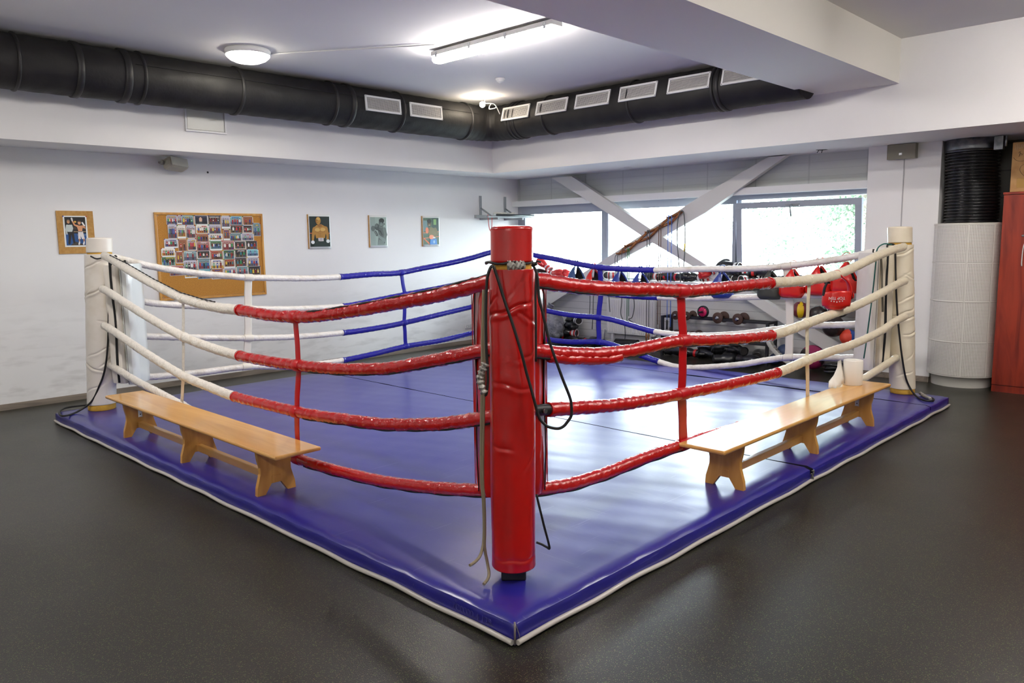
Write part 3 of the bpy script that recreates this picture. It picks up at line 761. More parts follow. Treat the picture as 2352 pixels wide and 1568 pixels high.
# paper roll on the right bench
rc_ = on_z(1972, 884, ZT+.302); rc_.y = .3
t = thing('paper_towel_roll', 'white roll of paper towel standing on the far end of the right bench', 'paper roll', tuple(rc_))
PAPER = mat('white_paper', rgb(236, 232, 222), .85, bump=(120, .15, .001))
MB().lathe([(.03, 0), (.072, 0), (.074, .004), (.074, .196), (.072, .2), (.022, .2), (.022, .185)], tuple(rc_), 40, df=lambda th, h: .0006*math.sin(h*240)).build('roll', PAPER, t)
m = MB(); a0 = V((rc_.x-.04, rc_.y+.062, rc_.z)); prof = [(0, .198), (-.06, .19), (-.11, .15), (-.15, .09), (-.19, .05), (-.23, .005)]
rows = []
for i, (dx, z) in enumerate(prof):
    rows.append([m.bm.verts.new(a0+V((dx+.02*math.sin(k*.9+i), .02+.01*math.sin(i*2+k*1.5)-(.05*k/4), z*(1-.92*(k/4) if i else 1-.95*k/4)))) for k in range(5)])
for i in range(len(rows)-1):
    for k in range(4):
        f = m.bm.faces.new((rows[i][k], rows[i][k+1], rows[i+1][k+1], rows[i+1][k])); f.smooth = True
o = m.build('loose_sheet', PAPER, t); md = o.modifiers.new('th', 'SOLIDIFY'); md.thickness = .0012

# ================================================================== CEILING: lamps, duct, vents
DIFF = mat('lit_diffuser', (.9, .9, .9), .4, emit=((1, .94, .89), LAMP))
DIFFW = mat('lit_dome_glass', (.9, .9, .85), .3, emit=((1, .93, .78), 22))
BULB = mat('lit_bulb_glass', (.9, .9, .85), .3, emit=((1, .86, .66), 230))
def batten(cx, cy, label, L=1.5):
    t = thing('batten_light', label, 'ceiling light', (cx, cy, ZC-.11), 'fluorescent batten lights')
    h = L/2; sec = [(-.068, .0), (-.06, .045), (-.035, .06), (.035, .06), (.06, .045), (.068, .0)]
    m = MB(); m.box(cx-.07, cx+.07, cy-h, cy+h, ZC-.062, ZC-.018, .006); m.build('housing', WHPL, t)
    m = MB(); m.box(cx-.03, cx+.03, cy-h+.2, cy+h-.2, ZC-.018, ZC, 0); m.build('mount', GRPL, t)
    poly = [V((cx+x, cy-h+.012, ZC-.062-z)) for x, z in sec]; MB().prism(poly, (0, L-.024, 0)).build('diffuser', DIFF, t)
    for i in range(4):
        for s_ in (-1, 1):
            y = cy-h+.08+i*(L-.16)/3
            MB().box(cx+s_*.069-.006, cx+s_*.069+.006, y-.014, y+.014, ZC-.082, ZC-.03, .003).build('clip', METAL, t)
    return t
bl = batten(3.1, 3.2, 'lit fluorescent batten light on the ceiling above the middle of the ring', 1.56)
def copy_lamp(x, y, lab): copy_tree(bl, loc=(x, y, ZC-.11), label=lab)
copy_lamp(4.4, -1.7, 'fluorescent batten light behind the ceiling beam, right of the ring')
copy_lamp(-1.2, 3.4, 'fluorescent batten light on the ceiling left of the ring')
copy_lamp(1.0, -1.7, 'fluorescent batten light on the ceiling above the near aisle')
copy_lamp(-3.6, -1.7, 'fluorescent batten light on the ceiling at the back of the hall')
# dome light
pc = on_z(569, 122, ZC-.03); m = MB()
t = thing('dome_light', 'round frosted dome light glowing on the ceiling above the black duct', 'ceiling light', tuple(pc))
MB().lathe([(0, ZC), (.205, ZC), (.212, ZC-.012), (.21, ZC-.05), (.2, ZC-.052)], (pc.x, pc.y, 0), 40, cap=False).build('rim', WHPL, t)
MB().lathe([(.205, ZC-.045), (.2, ZC-.062), (.17, ZC-.09), (.12, ZC-.112), (.06, ZC-.124), (0, ZC-.127)], (pc.x, pc.y, 0), 40, cap=False).build('glass_dome', DIFFW, t)
# surface cable between the two lights
a, b = on_z(617, 124, ZC-.011), on_z(1000, 102, ZC-.011)
c_ = MB().tube([a.lerp(b, i/20)+V((0, 0, -.002*abs(math.sin(i)))) for i in range(21)], .007, 8).build('surface_cable', WHPL)
tag(c_, 'white cable clipped along the ceiling from dome light to batten light', 'cable')
# smoke detector
ps = on_z(1149, 184, ZC-.02)
t = thing('smoke_detector', 'small white round smoke detector on the ceiling', 'smoke detector', tuple(ps))
MB().lathe([(0, ZC), (.052, ZC), (.054, ZC-.012), (.05, ZC-.018), (.042, ZC-.02)], (ps.x, ps.y, 0), 28, cap=False).build('base', WHPL, t)
MB().lathe([(.04, ZC-.018), (.042, ZC-.03), (.028, ZC-.045), (.015, ZC-.048), (.013, ZC-.055), (0, ZC-.056)], (ps.x, ps.y, 0), 28, cap=False).build('sensor_head', WHPL, t)

# duct
DUCTM = mat('black_duct_wrap', rgb(28, 27, 27), .58, spec=.35, bump=(30, .35, .006, 5), var=(5, rgb(36, 35, 34), .4, .65), rvar=(8, .06))
DUCTB = mat('black_duct_band', rgb(32, 31, 31), .5, bump=(40, .3, .004))
YD, XD, ZD, RD = 5.93, 5.75, 3.185, .235
t = thing('air_duct', 'thick black wrapped air duct bending around the ceiling corner', 'air duct', (XD, YD, ZD))
pl = [(-5.4+i*.1, YD, ZD) for i in range(int((XD-.32+5.4)/.1)+1)]
for i in range(1, 8): a_ = PI/2*i/8; pl.append((XD-.32+.32*math.sin(a_), YD-.32+.32*math.cos(a_), ZD))
pl += [(XD, YD-.32-i*.1, ZD) for i in range(int((YD-.32-1.42)/.1)+1)]; pl.append((XD, 1.42, ZD))
pl = evenly(pl, .03); rr = random.Random(2)
def duct_rf(i, k, p): return 1+.006*math.sin(i*.9+k*.6)+.004*math.sin(i*.23+k*1.3)+(.012*math.sin(i*2.1) if (p.x > 5.2 and p.y > 5.3) else 0)
MB().tube(pl, RD, 40, rf=duct_rf).build('duct_body', DUCTM, t)
def band(x=None, y=None, w=.045, e=.014):
    if x is not None: P = [(x-w/2, YD, ZD), (x-w/2+.008, YD, ZD), (x+w/2-.008, YD, ZD), (x+w/2, YD, ZD)]
    else: P = [(XD, y-w/2, ZD), (XD, y-w/2+.008, ZD), (XD, y+w/2-.008, ZD), (XD, y+w/2, ZD)]
    MB().tube(P, [RD+.002, RD+e, RD+e, RD+.002], 40).build('duct_band', DUCTB, t)
for x, w in ((-.05, .03), (.43, .06), (.84, .07), (.99, .03), (1.97, .04), (3.1, .035), (3.33, .06), (4.06, .03), (5.2, .04)): band(x=x, w=w)
for y, w in ((5.42, .03), (5.36, .04), (5.28, .03), (4.78, .03), (3.45, .03), (2.36, .04), (2.3, .05)): band(y=y, w=w)
# overlapping flap seam running along the duct
m = MB(); sa = math.radians(20)
m.tube([(x*.1, YD-(RD+.003)*math.cos(sa), ZD+(RD+.003)*math.sin(sa)) for x in range(9, 54)], .006, 6, squash=(.4, 1.6)); m.build('wrap_seam', DUCTB, t)

def duct_vent(ax, a0, a1, t0, t1, label):
    """framed mesh grille lying on the duct: ax 'x' or 'y' run, a0..a1 along, angles t0..t1 around"""
    tm = math.radians((t0+t1)/2); hh = (RD+.014)*math.sin(math.radians((t1-t0)/2)); out = (RD+.012)*math.cos(math.radians((t1-t0)/2)*.55)
    if ax == 'x': n = V((0, -math.cos(tm), math.sin(tm))); u = V((1, 0, 0)); c = V(((a0+a1)/2, YD, ZD))+n*out
    else: n = V((-math.cos(tm), 0, math.sin(tm))); u = V((0, -1, 0)); c = V((XD, (a0+a1)/2, ZD))+n*out
    v = n.cross(u); v = v if v.z > 0 else -v; hw = abs(a1-a0)/2; Rm = Matrix((u, v, n)).transposed()
    t = thing('duct_vent', label, 'vent', tuple(c), 'mesh vents set into the black duct')
    m = MB(); fw = .022
    for (x0, x1, y0, y1) in ((-hw, hw, hh-fw, hh), (-hw, hw, -hh, -hh+fw), (-hw, -hw+fw, -hh+fw, hh-fw), (hw-fw, hw, -hh+fw, hh-fw)):
        m.box(x0, x1, y0, y1, -.008, .006, 0, rot=Rm, at=c+Rm@V(((x0+x1)/2, (y0+y1)/2, -.001)))
    m.build('vent_frame', WHPL, t)
    m = MB(); f = m.quad(*[c+Rm@V((x, y, 0)) for x, y in ((-hw+fw, -hh+fw), (hw-fw, -hh+fw), (hw-fw, hh-fw), (-hw+fw, hh-fw))])
    m.uvs(f, ((0, 0), (2*hw, 0), (2*hw, 2*hh), (0, 2*hh))); m.build('vent_mesh', GRILLE, t)
    m = MB()
    for i in range(6): y = -hh+fw+(2*hh-2*fw)*(i+.5)/6; m.box(-hw+fw, hw-fw, -.006, .006, -.001, .001, 0, rot=Rm@Matrix.Rotation(.7, 3, 'X'), at=c+Rm@V((0, y, -.013)))
    m.build('louvre', GRPL, t)
    for sx in (-1, 1):
        for sy in (-1, 1): MB().lathe([(.0045, 0), (.003, .002), (0, .0025)], tuple(c+Rm@V((sx*(hw-fw/2), sy*(hh-fw/2), .006))), 8, axis=n, cap=False).build('screw', SCREW, t)
duct_vent('x', 3.47, 3.99, -16, 26, 'leftmost mesh vent, on the left run of the black duct')
duct_vent('x', 4.13, 4.65, -16, 24, 'second mesh vent from the left, just left of the duct bend')
for (a, b), lb in zip(((5.19, 4.98), (4.855, 4.34), (4.21, 3.69), (3.55, 3.035), (2.89, 2.37), (2.232, 1.72)),
        ('mesh vent beside the bare bulb, right after the duct bend', 'second mesh vent right of the duct bend', 'third mesh vent right of the duct bend', 'fourth mesh vent right of the duct bend',
         'last fully visible mesh vent before the ceiling beam', 'mesh vent partly hidden by the ceiling beam')):
    if a == 5.19: a = 5.47
    duct_vent('y', a, b, -6, 36, lb)
# bare bulb on its white lead above the duct bend
pb = on_p(1108, 240, (5.2, 5.35, 0)); t = thing('bare_bulb', 'glowing bare bulb on a white lead above the duct bend', 'light bulb', tuple(pb))
MB().ball(pb, .036, 20, 14).build('bulb_glass', BULB, t)
pe = on_p(1148, 262, (5.45, 5.3, 0)); pm = on_p(1133, 238, (5.35, 5.3, 0)); pq = on_p(1124, 250, (5.35, 5.3, 0)); ce = V((pb.x+.05, pb.y+.0, ZC))
MB().tube(catmull([tuple(pb+V((.03, 0, .02))), tuple(pm), tuple(on_p(1139, 247, (5.35, 5.3, 0))), tuple(pq), tuple(on_p(1127, 240, (5.4, 5.3, 0))), tuple(on_p(1137, 240, (5.4, 5.3, 0))), tuple(pe)], 6), .006, 8).build('bulb_lead', WHPL, t)
MB().tube([tuple(pb+V((.02, 0, .015))), tuple(pb+V((.05, 0, .04)))], .017, 12).build('bulb_holder', WHPL, t)
MB().tube([tuple(pb+V((.045, 0, .035))), tuple(ce)], .004, 6).build('bulb_wire', WHPL, t)
# access hatch on the soffit
t = thing('access_hatch', 'small white framed access hatch on the bulkhead below the black duct', 'hatch', (1.765, 6.19, 2.77))
HAT = mat('hatch_panel', rgb(206, 206, 194), .3)
m = MB(); frame = ((1.54, 1.99, 3.08, 3.1), (1.54, 1.99, 2.765, 2.785), (1.54, 1.56, 2.785, 3.08), (1.97, 1.99, 2.785, 3.08))
for a in frame: m.box(a[0], a[1], 6.172, 6.19, a[2], a[3], .003)
m.build('hatch_frame', WHPL, t); MB().box(1.565, 1.965, 6.18, 6.19, 2.79, 3.075).build('hatch_door', HAT, t)

# ================================================================== LEFT WALL
# loudspeaker
t = thing('wall_speaker', 'small beige loudspeaker angled on the left wall under the bulkhead', 'speaker', (1.62, YW, 2.46))
R_ = Matrix.Rotation(-.35, 3, 'X')@Matrix.Rotation(.25, 3, 'Z')
SPK = mat('beige_speaker_shell', rgb(168, 164, 148), .5)
MB().box(-.12, .12, -.07, .07, -.06, .06, .03, rot=R_, at=(1.62, YW-.13, 2.465)).build('speaker_body', SPK, t)
MB().box(-.105, .105, -.006, .006, -.05, .05, .004, rot=R_, at=V((1.62, YW-.13, 2.465))+R_@V((0, -.072, 0))).build('speaker_grille', mat('beige_grille', rgb(180, 178, 164), .7, bump=(400, .5, .001)), t)
MB().tube([(1.49, YW-.12, 2.48), (1.47, YW-.12, 2.48)], .028, 16).build('hinge_knob', GRPL, t)
MB().tube([(1.48, YW-.11, 2.48), (1.5, YW, 2.49)], .014, 10).build('bracket', GRPL, t)
tag(MB().lathe([(.012, 0), (.008, .006), (0, .008)], (2.04, YW, 2.41), 10, axis=V((0, -1, 0)), cap=False).build('wall_plug', SCREW), 'dark screw plug in the wall right of the loudspeaker', 'screw')

# flat printed pictures: mesh patches lying on the print, one colour each
def patch_mat(c): 
    n = 'ink_%d_%d_%d' % tuple(c); return mat(n, rgb(*c), .45)
class Print:
    """a picture printed on paper: coloured patches 0.3 mm apart on the wall plane"""
    def __init__(s, x0, z1, w, h, y): s.x0, s.z1, s.w, s.h, s.y = x0, z1, w, h, y; s.m = MB(); s.mats = []; s.k = 0
    def c(s, col):
        mm = patch_mat(col)
        if mm not in s.mats: s.mats.append(mm)
        s.m.slot = s.mats.index(mm); s.k += 1
    def pt(s, u, v, extra=0): return V((s.x0+u*s.w, s.y-.00012*s.k, s.z1-v*s.h))
    def poly(s, col, pts):
        s.c(col); s.m.quad(*[s.pt(u, v) for u, v in pts])
    def rect(s, col, u0, v0, u1, v1): s.poly(col, ((u0, v1), (u1, v1), (u1, v0), (u0, v0)))
    def disc(s, col, u, v, ru, rv, n=14, rot=0):
        cr, sr = math.cos(rot), math.sin(rot); P = []
        for i in range(n):
            a = 2*PI*i/n; x, y = ru*math.cos(a), rv*math.sin(a); P.append((u+x*cr-y*sr, v+x*sr+y*cr))
        s.poly(col, P)
    def limb(s, col, pts, w):
        """tapering stroke through pts (u,v), widths w (in u units)"""
        asp = s.w/s.h; L_, R_ = [], []
        for i, (u, v) in enumerate(pts):
            a = pts[max(0, i-1)]; b = pts[min(len(pts)-1, i+1)]; dx, dy = (b[0]-a[0]), (b[1]-a[1])/asp; l = math.hypot(dx, dy) or 1
            nx, ny = -dy/l*w[i]/2, dx/l*w[i]/2*asp; L_.append((u+nx, v+ny)); R_.append((u-nx, v-ny))
        for i in range(len(pts)-1): s.poly(col, (L_[i], L_[i+1], R_[i+1], R_[i]))
        for (u, v), q in ((pts[0], w[0]), (pts[-1], w[-1])): s.disc(col, u, v, q/2, q/2*asp, 10)
    def build(s, name, parent):
        o = s.m.build(name, s.mats, parent, smooth=False); return o
CORK = mat('cork', rgb(196, 140, 62), .9, bump=(260, .5, .002), var=(160, rgb(166, 112, 44), .4, .62))
FIBRE = mat('fibreboard', rgb(192, 148, 84), .8, bump=(90, .2, .001), var=(40, rgb(176, 130, 66), .35, .65))
SHEET = mat('print_paper', rgb(232, 234, 232), .4)
PINC = {'green': (30, 150, 70), 'yellow': (230, 200, 40), 'blue': (40, 50, 160), 'red': (200, 30, 30)}

# board with a pinned print of a boxing winner
t = thing('pinned_board', 'small fibreboard panel with a ring photo pinned on it, beside the left post', 'board', (.6, YW, 1.51))
MB().box(.43, .775, YW-.012, YW, 1.515, 1.95, .001).build('backing_board', FIBRE, t)
tag_y = YW-.0125
t2 = thing('boxing_print', 'pinned print of a referee raising the arm of a boxer in white shorts', 'picture', (.6, tag_y, 1.6))
MB().box(.488, .71, tag_y-.0008, tag_y, 1.585, 1.9).build('paper', SHEET, t2)
P = Print(.502, 1.888, .194, .288, tag_y-.001)
P.rect((22, 20, 22), 0, 0, 1, .6); P.rect((28, 80, 140), 0, .58, 1, 1)
P.rect((60, 50, 48), 0, .35, 1, .44); P.rect((150, 130, 100), .3, .5, 1, .53); P.rect((140, 150, 150), .55, .62, 1, .645)
P.poly((70, 62, 52), ((.2, 1), (.42, .86), (.9, .98), (.95, 1)))
P.disc((220, 170, 70), .5, .17, .06, .035)
P.limb((22, 20, 24), [(.2, .52), (.19, .72), (.14, .93)], [.15, .12, .1]); P.limb((22, 20, 24), [(.32, .52), (.35, .72), (.38, .9)], [.15, .12, .1])
P.poly((196, 204, 200), ((.06, .28), (.34, .27), (.38, .4), (.32, .52), (.1, .52), (.05, .4))); P.limb((196, 204, 200), [(.1, .3), (.04, .45), (.06, .6)], [.1, .08, .06])
P.disc((205, 150, 105), .17, .17, .07, .06); P.disc((150, 120, 90), .17, .125, .07, .03); P.limb((20, 20, 22), [(.14, .255), (.22, .26)], [.03, .03])
P.limb((214, 150, 108), [(.6, .32), (.46, .28), (.36, .13)], [.11, .08, .06]); P.limb((226, 220, 214), [(.36, .13), (.34, .05)], [.07, .08])
P.limb((214, 150, 108), [(.82, .33), (.94, .4), (.88, .26)], [.11, .08, .07]); P.limb((232, 232, 230), [(.93, .3), (.84, .2)], [.07, .08])
P.poly((218, 154, 110), ((.55, .3), (.86, .3), (.8, .5), (.62, .5)))
P.disc((214, 158, 118), .69, .2, .075, .07); P.disc((70, 50, 40), .69, .14, .072, .03)
P.poly((226, 222, 222), ((.6, .5), (.83, .5), (.9, .78), (.76, .78), (.71, .66), (.7, .78), (.58, .78))); P.limb((30, 30, 34), [(.62, .515), (.8, .515)], [.03, .03])
for x in (.63, .85): P.limb((200, 140, 100), [(x, .78), (x, .88)], [.06, .05]); P.limb((232, 232, 232), [(x, .88), (x-.03, .96)], [.06, .08])
P.build('picture', t2)
for (x, z, c) in ((.491, 1.895, 'blue'), (.707, 1.895, 'red')): MB().lathe([(.006, 0), (.006, .004), (0, .006)], (x, tag_y, z), 10, axis=V((0, -1, 0)), cap=False).build('push_pin', patch_mat(PINC[c]), t2)

# three boxer prints on backing boards
def poster(x0, x1, label):
    y = YW-.012; t = thing('boxer_print', label, 'picture', ((x0+x1)/2, YW, 1.51), 'boxer prints in a row on the left wall')
    MB().box(x0, x1, YW-.010, YW, 1.515, 1.95, .001).build('backing_board', FIBRE, t)
    m = MB(); n = 10; rows = []
    for i in range(n+1):
        z = 1.512+(1.95-1.512)*i/n; rows.append([m.bm.verts.new((x0+.012+(x1-x0-.01)*k/6, y-.0006-.004*(k/6)**4*abs(math.sin(z*9)), z)) for k in range(7)])
    for i in range(n):
        for k in range(6): m.bm.faces.new((rows[i][k], rows[i][k+1], rows[i+1][k+1], rows[i+1][k]))
    o = m.build('paper', SHEET, t, smooth=True); md = o.modifiers.new('th', 'SOLIDIFY'); md.thickness = .0006
    return t, Print(x0+.022, 1.925, x1-x0-.034, .385, y-.0056)
t, P = poster(3.3, 3.63, 'print of a bald bare-chested boxer in black shorts, left of the three boxer prints')
SK, SK2, SK3 = (176, 126, 44), (146, 98, 34), (206, 164, 84)
P.rect((18, 34, 28), 0, 0, 1, 1); P.rect((190, 90, 50), 0, .54, 1, .57); P.poly((150, 160, 150), ((.84, .5), (.93, .5), (.9, .8), (.8, .8)))
P.limb(SK, [(.24, .42), (.16, .62), (.13, .8)], [.2, .14, .1]); P.limb(SK, [(.8, .4), (.88, .6), (.88, .78)], [.2, .14, .1])
P.poly(SK, ((.18, .38), (.36, .28), (.62, .27), (.86, .36), (.8, .52), (.74, .72), (.3, .72), (.24, .52)))
P.poly(SK2, ((.4, .26), (.6, .25), (.62, .33), (.5, .36), (.38, .32)))
P.disc(SK3, .38, .44, .13, .06); P.disc(SK3, .65, .43, .13, .06); P.limb(SK2, [(.26, .5), (.4, .53), (.5, .5)], [.02, .02, .02]); P.limb(SK2, [(.5, .5), (.64, .52), (.76, .49)], [.02, .02, .02])
P.limb(SK2, [(.51, .38), (.51, .68)], [.015, .015])
for v in (.57, .62, .67): P.limb(SK2, [(.4, v), (.62, v)], [.012, .012])
P.disc(SK, .43, .14, .13, .125); P.disc(SK3, .45, .08, .09, .05); P.disc(SK2, .33, .16, .03, .05); P.limb((90, 58, 20), [(.33, .12), (.42, .12)], [.02, .02]); P.limb((110, 60, 30), [(.34, .2), (.41, .2)], [.018, .018])
P.poly((22, 40, 32), ((.24, .72), (.78, .72), (.94, 1), (.1, 1))); P.rect((214, 206, 206), .4, .71, .66, .82); P.limb((60, 60, 50), [(.28, .88), (.44, .8)], [.02, .02])
P.limb((60, 60, 66), [(.46, .745), (.6, .745)], [.018, .018]); P.limb((60, 60, 66), [(.47, .79), (.59, .79)], [.014, .014])
P.disc((228, 232, 232), .12, .85, .09, .06); P.disc((228, 232, 232), .88, .82, .09, .06); P.build('picture', t)
t, P = poster(4.24, 4.545, 'grey-green print of a boxer guarding with a raised fist, middle of the three')
G = lambda v: (int(v*.9), v, int(v*.95))
P.rect(G(168), 0, 0, 1, 1); P.rect(G(156), 0, 0, .3, 1)
P.poly(G(88), ((.42, .98), (.5, .62), (.44, .44), (.6, .34), (.84, .36), (.98, .5), (.94, .8), (.84, .98)))
P.poly(G(128), ((.46, .9), (.52, .78), (.8, .86), (.86, .95), (.84, .98), (.44, .98)))
P.limb(G(118), [(.86, .42), (.94, .62), (.82, .8)], [.2, .2, .16]); P.limb(G(136), [(.84, .82), (.56, .7), (.36, .56)], [.18, .14, .11])
P.limb(G(60), [(.3, .52), (.38, .62)], [.14, .14]); P.limb(G(110), [(.26, .52), (.34, .6)], [.1, .1])
P.disc(G(96), .16, .4, .12, .1); P.disc(G(66), .4, .34, .15, .12); P.disc(G(100), .36, .3, .09, .06)
P.disc(G(108), .68, .24, .15, .15); P.disc(G(30), .7, .12, .16, .085); P.disc(G(130), .66, .24, .09, .07); P.limb(G(40), [(.58, .2), (.66, .2)], [.02, .02]); P.limb(G(40), [(.72, .2), (.79, .21)], [.02, .02]); P.limb(G(70), [(.62, .32), (.72, .32)], [.02, .02])
P.disc(G(60), .86, .24, .03, .03); P.limb(G(46), [(.44, .44), (.6, .5), (.7, .62)], [.05, .08, .06]); P.build('picture', t)
t, P = poster(5.17, 5.495, 'print of a boxer with orange gloves and blue shorts, right of the three')
P.rect((72, 100, 76), 0, 0, 1, 1); P.rect((48, 74, 62), .55, 0, 1, .5); P.rect((120, 160, 90), .66, .05, .84, .26); P.rect((110, 140, 140), 0, .1, .3, .5); P.rect((90, 120, 100), 0, .5, 1, .62)
P.limb((226, 130, 84), [(0, .56), (1, .52)], [.03, .03]); P.limb((226, 120, 70), [(0, .76), (.4, .99)], [.05, .08]); P.limb((226, 130, 84), [(0, .76), (1, .7)], [.03, .03])
P.poly((120, 112, 72), ((.3, .42), (.48, .34), (.74, .4), (.86, .56), (.76, .78), (.4, .76), (.32, .6))); P.limb((112, 104, 66), [(.76, .42), (.9, .6), (.66, .74)], [.17, .15, .1])
P.limb((104, 90, 56), [(.34, .42), (.24, .5)], [.13, .1])
P.disc((96, 84, 56), .38, .22, .12, .12); P.disc((34, 36, 28), .38, .12, .14, .08); P.limb((210, 206, 190), [(.34, .27), (.42, .27)], [.02, .02]); P.disc((30, 30, 26), .33, .19, .02, .02); P.disc((30, 30, 26), .44, .19, .02, .02)
P.disc((232, 134, 96), .22, .47, .1, .12); P.disc((236, 146, 108), .5, .72, .17, .085); P.limb((230, 226, 220), [(.62, .74), (.72, .74)], [.07, .07])
P.poly((60, 130, 200), ((.42, .8), (.82, .78), (.86, 1), (.36, 1))); P.disc((150, 190, 220), .66, .9, .06, .06); P.build('picture', t)

# cork board with photographs
t = thing('cork_board', 'large framed cork board on the left wall, crowded with pinned snapshots', 'board', (2.035, YW, .975))
MB().box(1.42, 2.655, YW-.012, YW, 1.0, 1.925).build('cork_sheet', CORK, t)
m = MB()
for (a, b, c, d) in ((1.395, 2.68, 1.922, 1.948), (1.395, 2.68, .972, .998), (1.395, 1.421, .998, 1.922), (2.654, 2.68, .998, 1.922)): m.box(a, b, YW-.022, YW, c, d, .003)
m.build('board_frame', WOODY, t)
for (x, z) in ((1.435, 1.91), (2.64, 1.91), (1.435, 1.01), (2.64, 1.01)): MB().lathe([(.005, 0), (0, .003)], (x, YW-.012, z), 8, axis=V((0, -1, 0)), cap=False).build('screw', METAL, t)
# layout read off the photo in the enlarged crop: x0,y0,x1,y1 (crop of [330,470,630,700] scaled 6.817)
SN = [(350, 162, 530, 310, 'g'), (520, 165, 600, 305, 'g'), (585, 165, 785, 320, 't'), (790, 165, 1010, 310, 'b'), (1005, 168, 1205, 312, 'k'), (1208, 170, 1355, 375, 'g'), (1352, 178, 1543, 315, 'c'), (1545, 182, 1715, 322, 'w'),
      (370, 300, 525, 530, 'g'), (520, 318, 665, 530, 'f'), (660, 320, 815, 520, 'g'), (812, 310, 1020, 450, 'f'), (1015, 312, 1215, 455, 'g'), (1240, 385, 1355, 555, 'w'), (1352, 318, 1550, 440, 'k'), (1552, 320, 1705, 440, 'k'), (1705, 285, 1835, 490, 't'),
      (315, 535, 540, 675, 'g'), (538, 545, 680, 725, 'w'), (680, 528, 828, 715, 'g'), (818, 455, 1020, 575, 'w'), (1015, 455, 1240, 560, 'f'), (1345, 445, 1530, 565, 't'), (1525, 445, 1725, 560, 'g'),
      (828, 572, 1035, 720, 'r'), (1032, 562, 1230, 712, 'n'), (1228, 562, 1420, 708, 'r'), (1418, 570, 1600, 692, 'k'), (1598, 565, 1780, 695, 'k'),
      (268, 680, 495, 815, 'f'), (278, 810, 500, 950, 'n'), (498, 730, 625, 915, 'w'), (622, 728, 832, 868, 't'), (832, 722, 1045, 850, 'k'), (1045, 718, 1240, 855, 'w'), (1238, 710, 1428, 850, 'n'), (1428, 702, 1615, 822, 'k'), (1612, 695, 1800, 815, 'c'),
      (622, 865, 838, 1030, 'g'), (838, 848, 1050, 1010, 't'), (1048, 855, 1255, 1010, 'f'), (1250, 850, 1430, 985, 'w'), (1428, 828, 1615, 970, 'k'), (1612, 822, 1808, 968, 'g'), (400, 955, 640, 1105, 'r'), (640, 1020, 840, 1142, 'f'), (842, 1010, 1055, 1155, 'c'),
      (1055, 1000, 1255, 1158, 'w'), (1252, 985, 1450, 1100, 'g'), (1448, 965, 1640, 1105, 't'), (1635, 965, 1828, 1110, 'k')]
BGS = {'g': ((168, 164, 176), (110, 104, 112)), 't': ((120, 146, 150), (90, 92, 104)), 'b': ((30, 28, 48), (22, 22, 34)), 'k': ((52, 46, 44), (96, 80, 52)), 'c': ((110, 170, 180), (70, 100, 130)), 'w': ((150, 92, 60), (130, 84, 50)),
       'f': ((214, 208, 196), (196, 150, 60)), 'r': ((160, 110, 106), (120, 70, 66)), 'n': ((60, 100, 64), (110, 150, 140))}
BGN = {'g': 'pale grey hall', 't': 'blue-grey gym', 'b': 'dark night stage', 'k': 'dark sports hall', 'c': 'light turquoise room', 'w': 'brown wooden room', 'f': 'bright white wall', 'r': 'pinkish wall', 'n': 'green court'}
CL = [(170, 36, 36), (36, 46, 130), (230, 226, 220), (30, 28, 32), (40, 140, 80), (190, 46, 50), (60, 90, 160), (120, 30, 34), (220, 190, 60), (50, 120, 130)]
CLN = ['red', 'navy', 'white', 'black', 'green', 'red', 'blue', 'maroon', 'yellow', 'teal']
def board_pt(x, y):
    p = on_y(330+x/6.817, 470+y/6.817, YW-.014); return p.x, p.z
rr = random.Random(12); rows_y = sorted({}) ; seen_lab = set()
order = sorted(range(len(SN)), key=lambda i: (SN[i][1], SN[i][0]))
ordn = ['first', 'second', 'third', 'fourth', 'fifth', 'sixth', 'seventh', 'eighth', 'ninth', 'tenth', 'eleventh', 'twelfth', 'thirteenth']
def rowof(y): return 0 if y < 240 else 1 if y < 400 else 2 if y < 530 else 3 if y < 660 else 4 if y < 800 else 5 if y < 960 else 6
rws = {}
for i in order:
    s_ = SN[i]; rws.setdefault(rowof(s_[1]+20 if s_[1] < 500 else s_[1]), []).append(i)
rown = ['top', 'second', 'third', 'fourth', 'fifth', 'sixth', 'bottom']
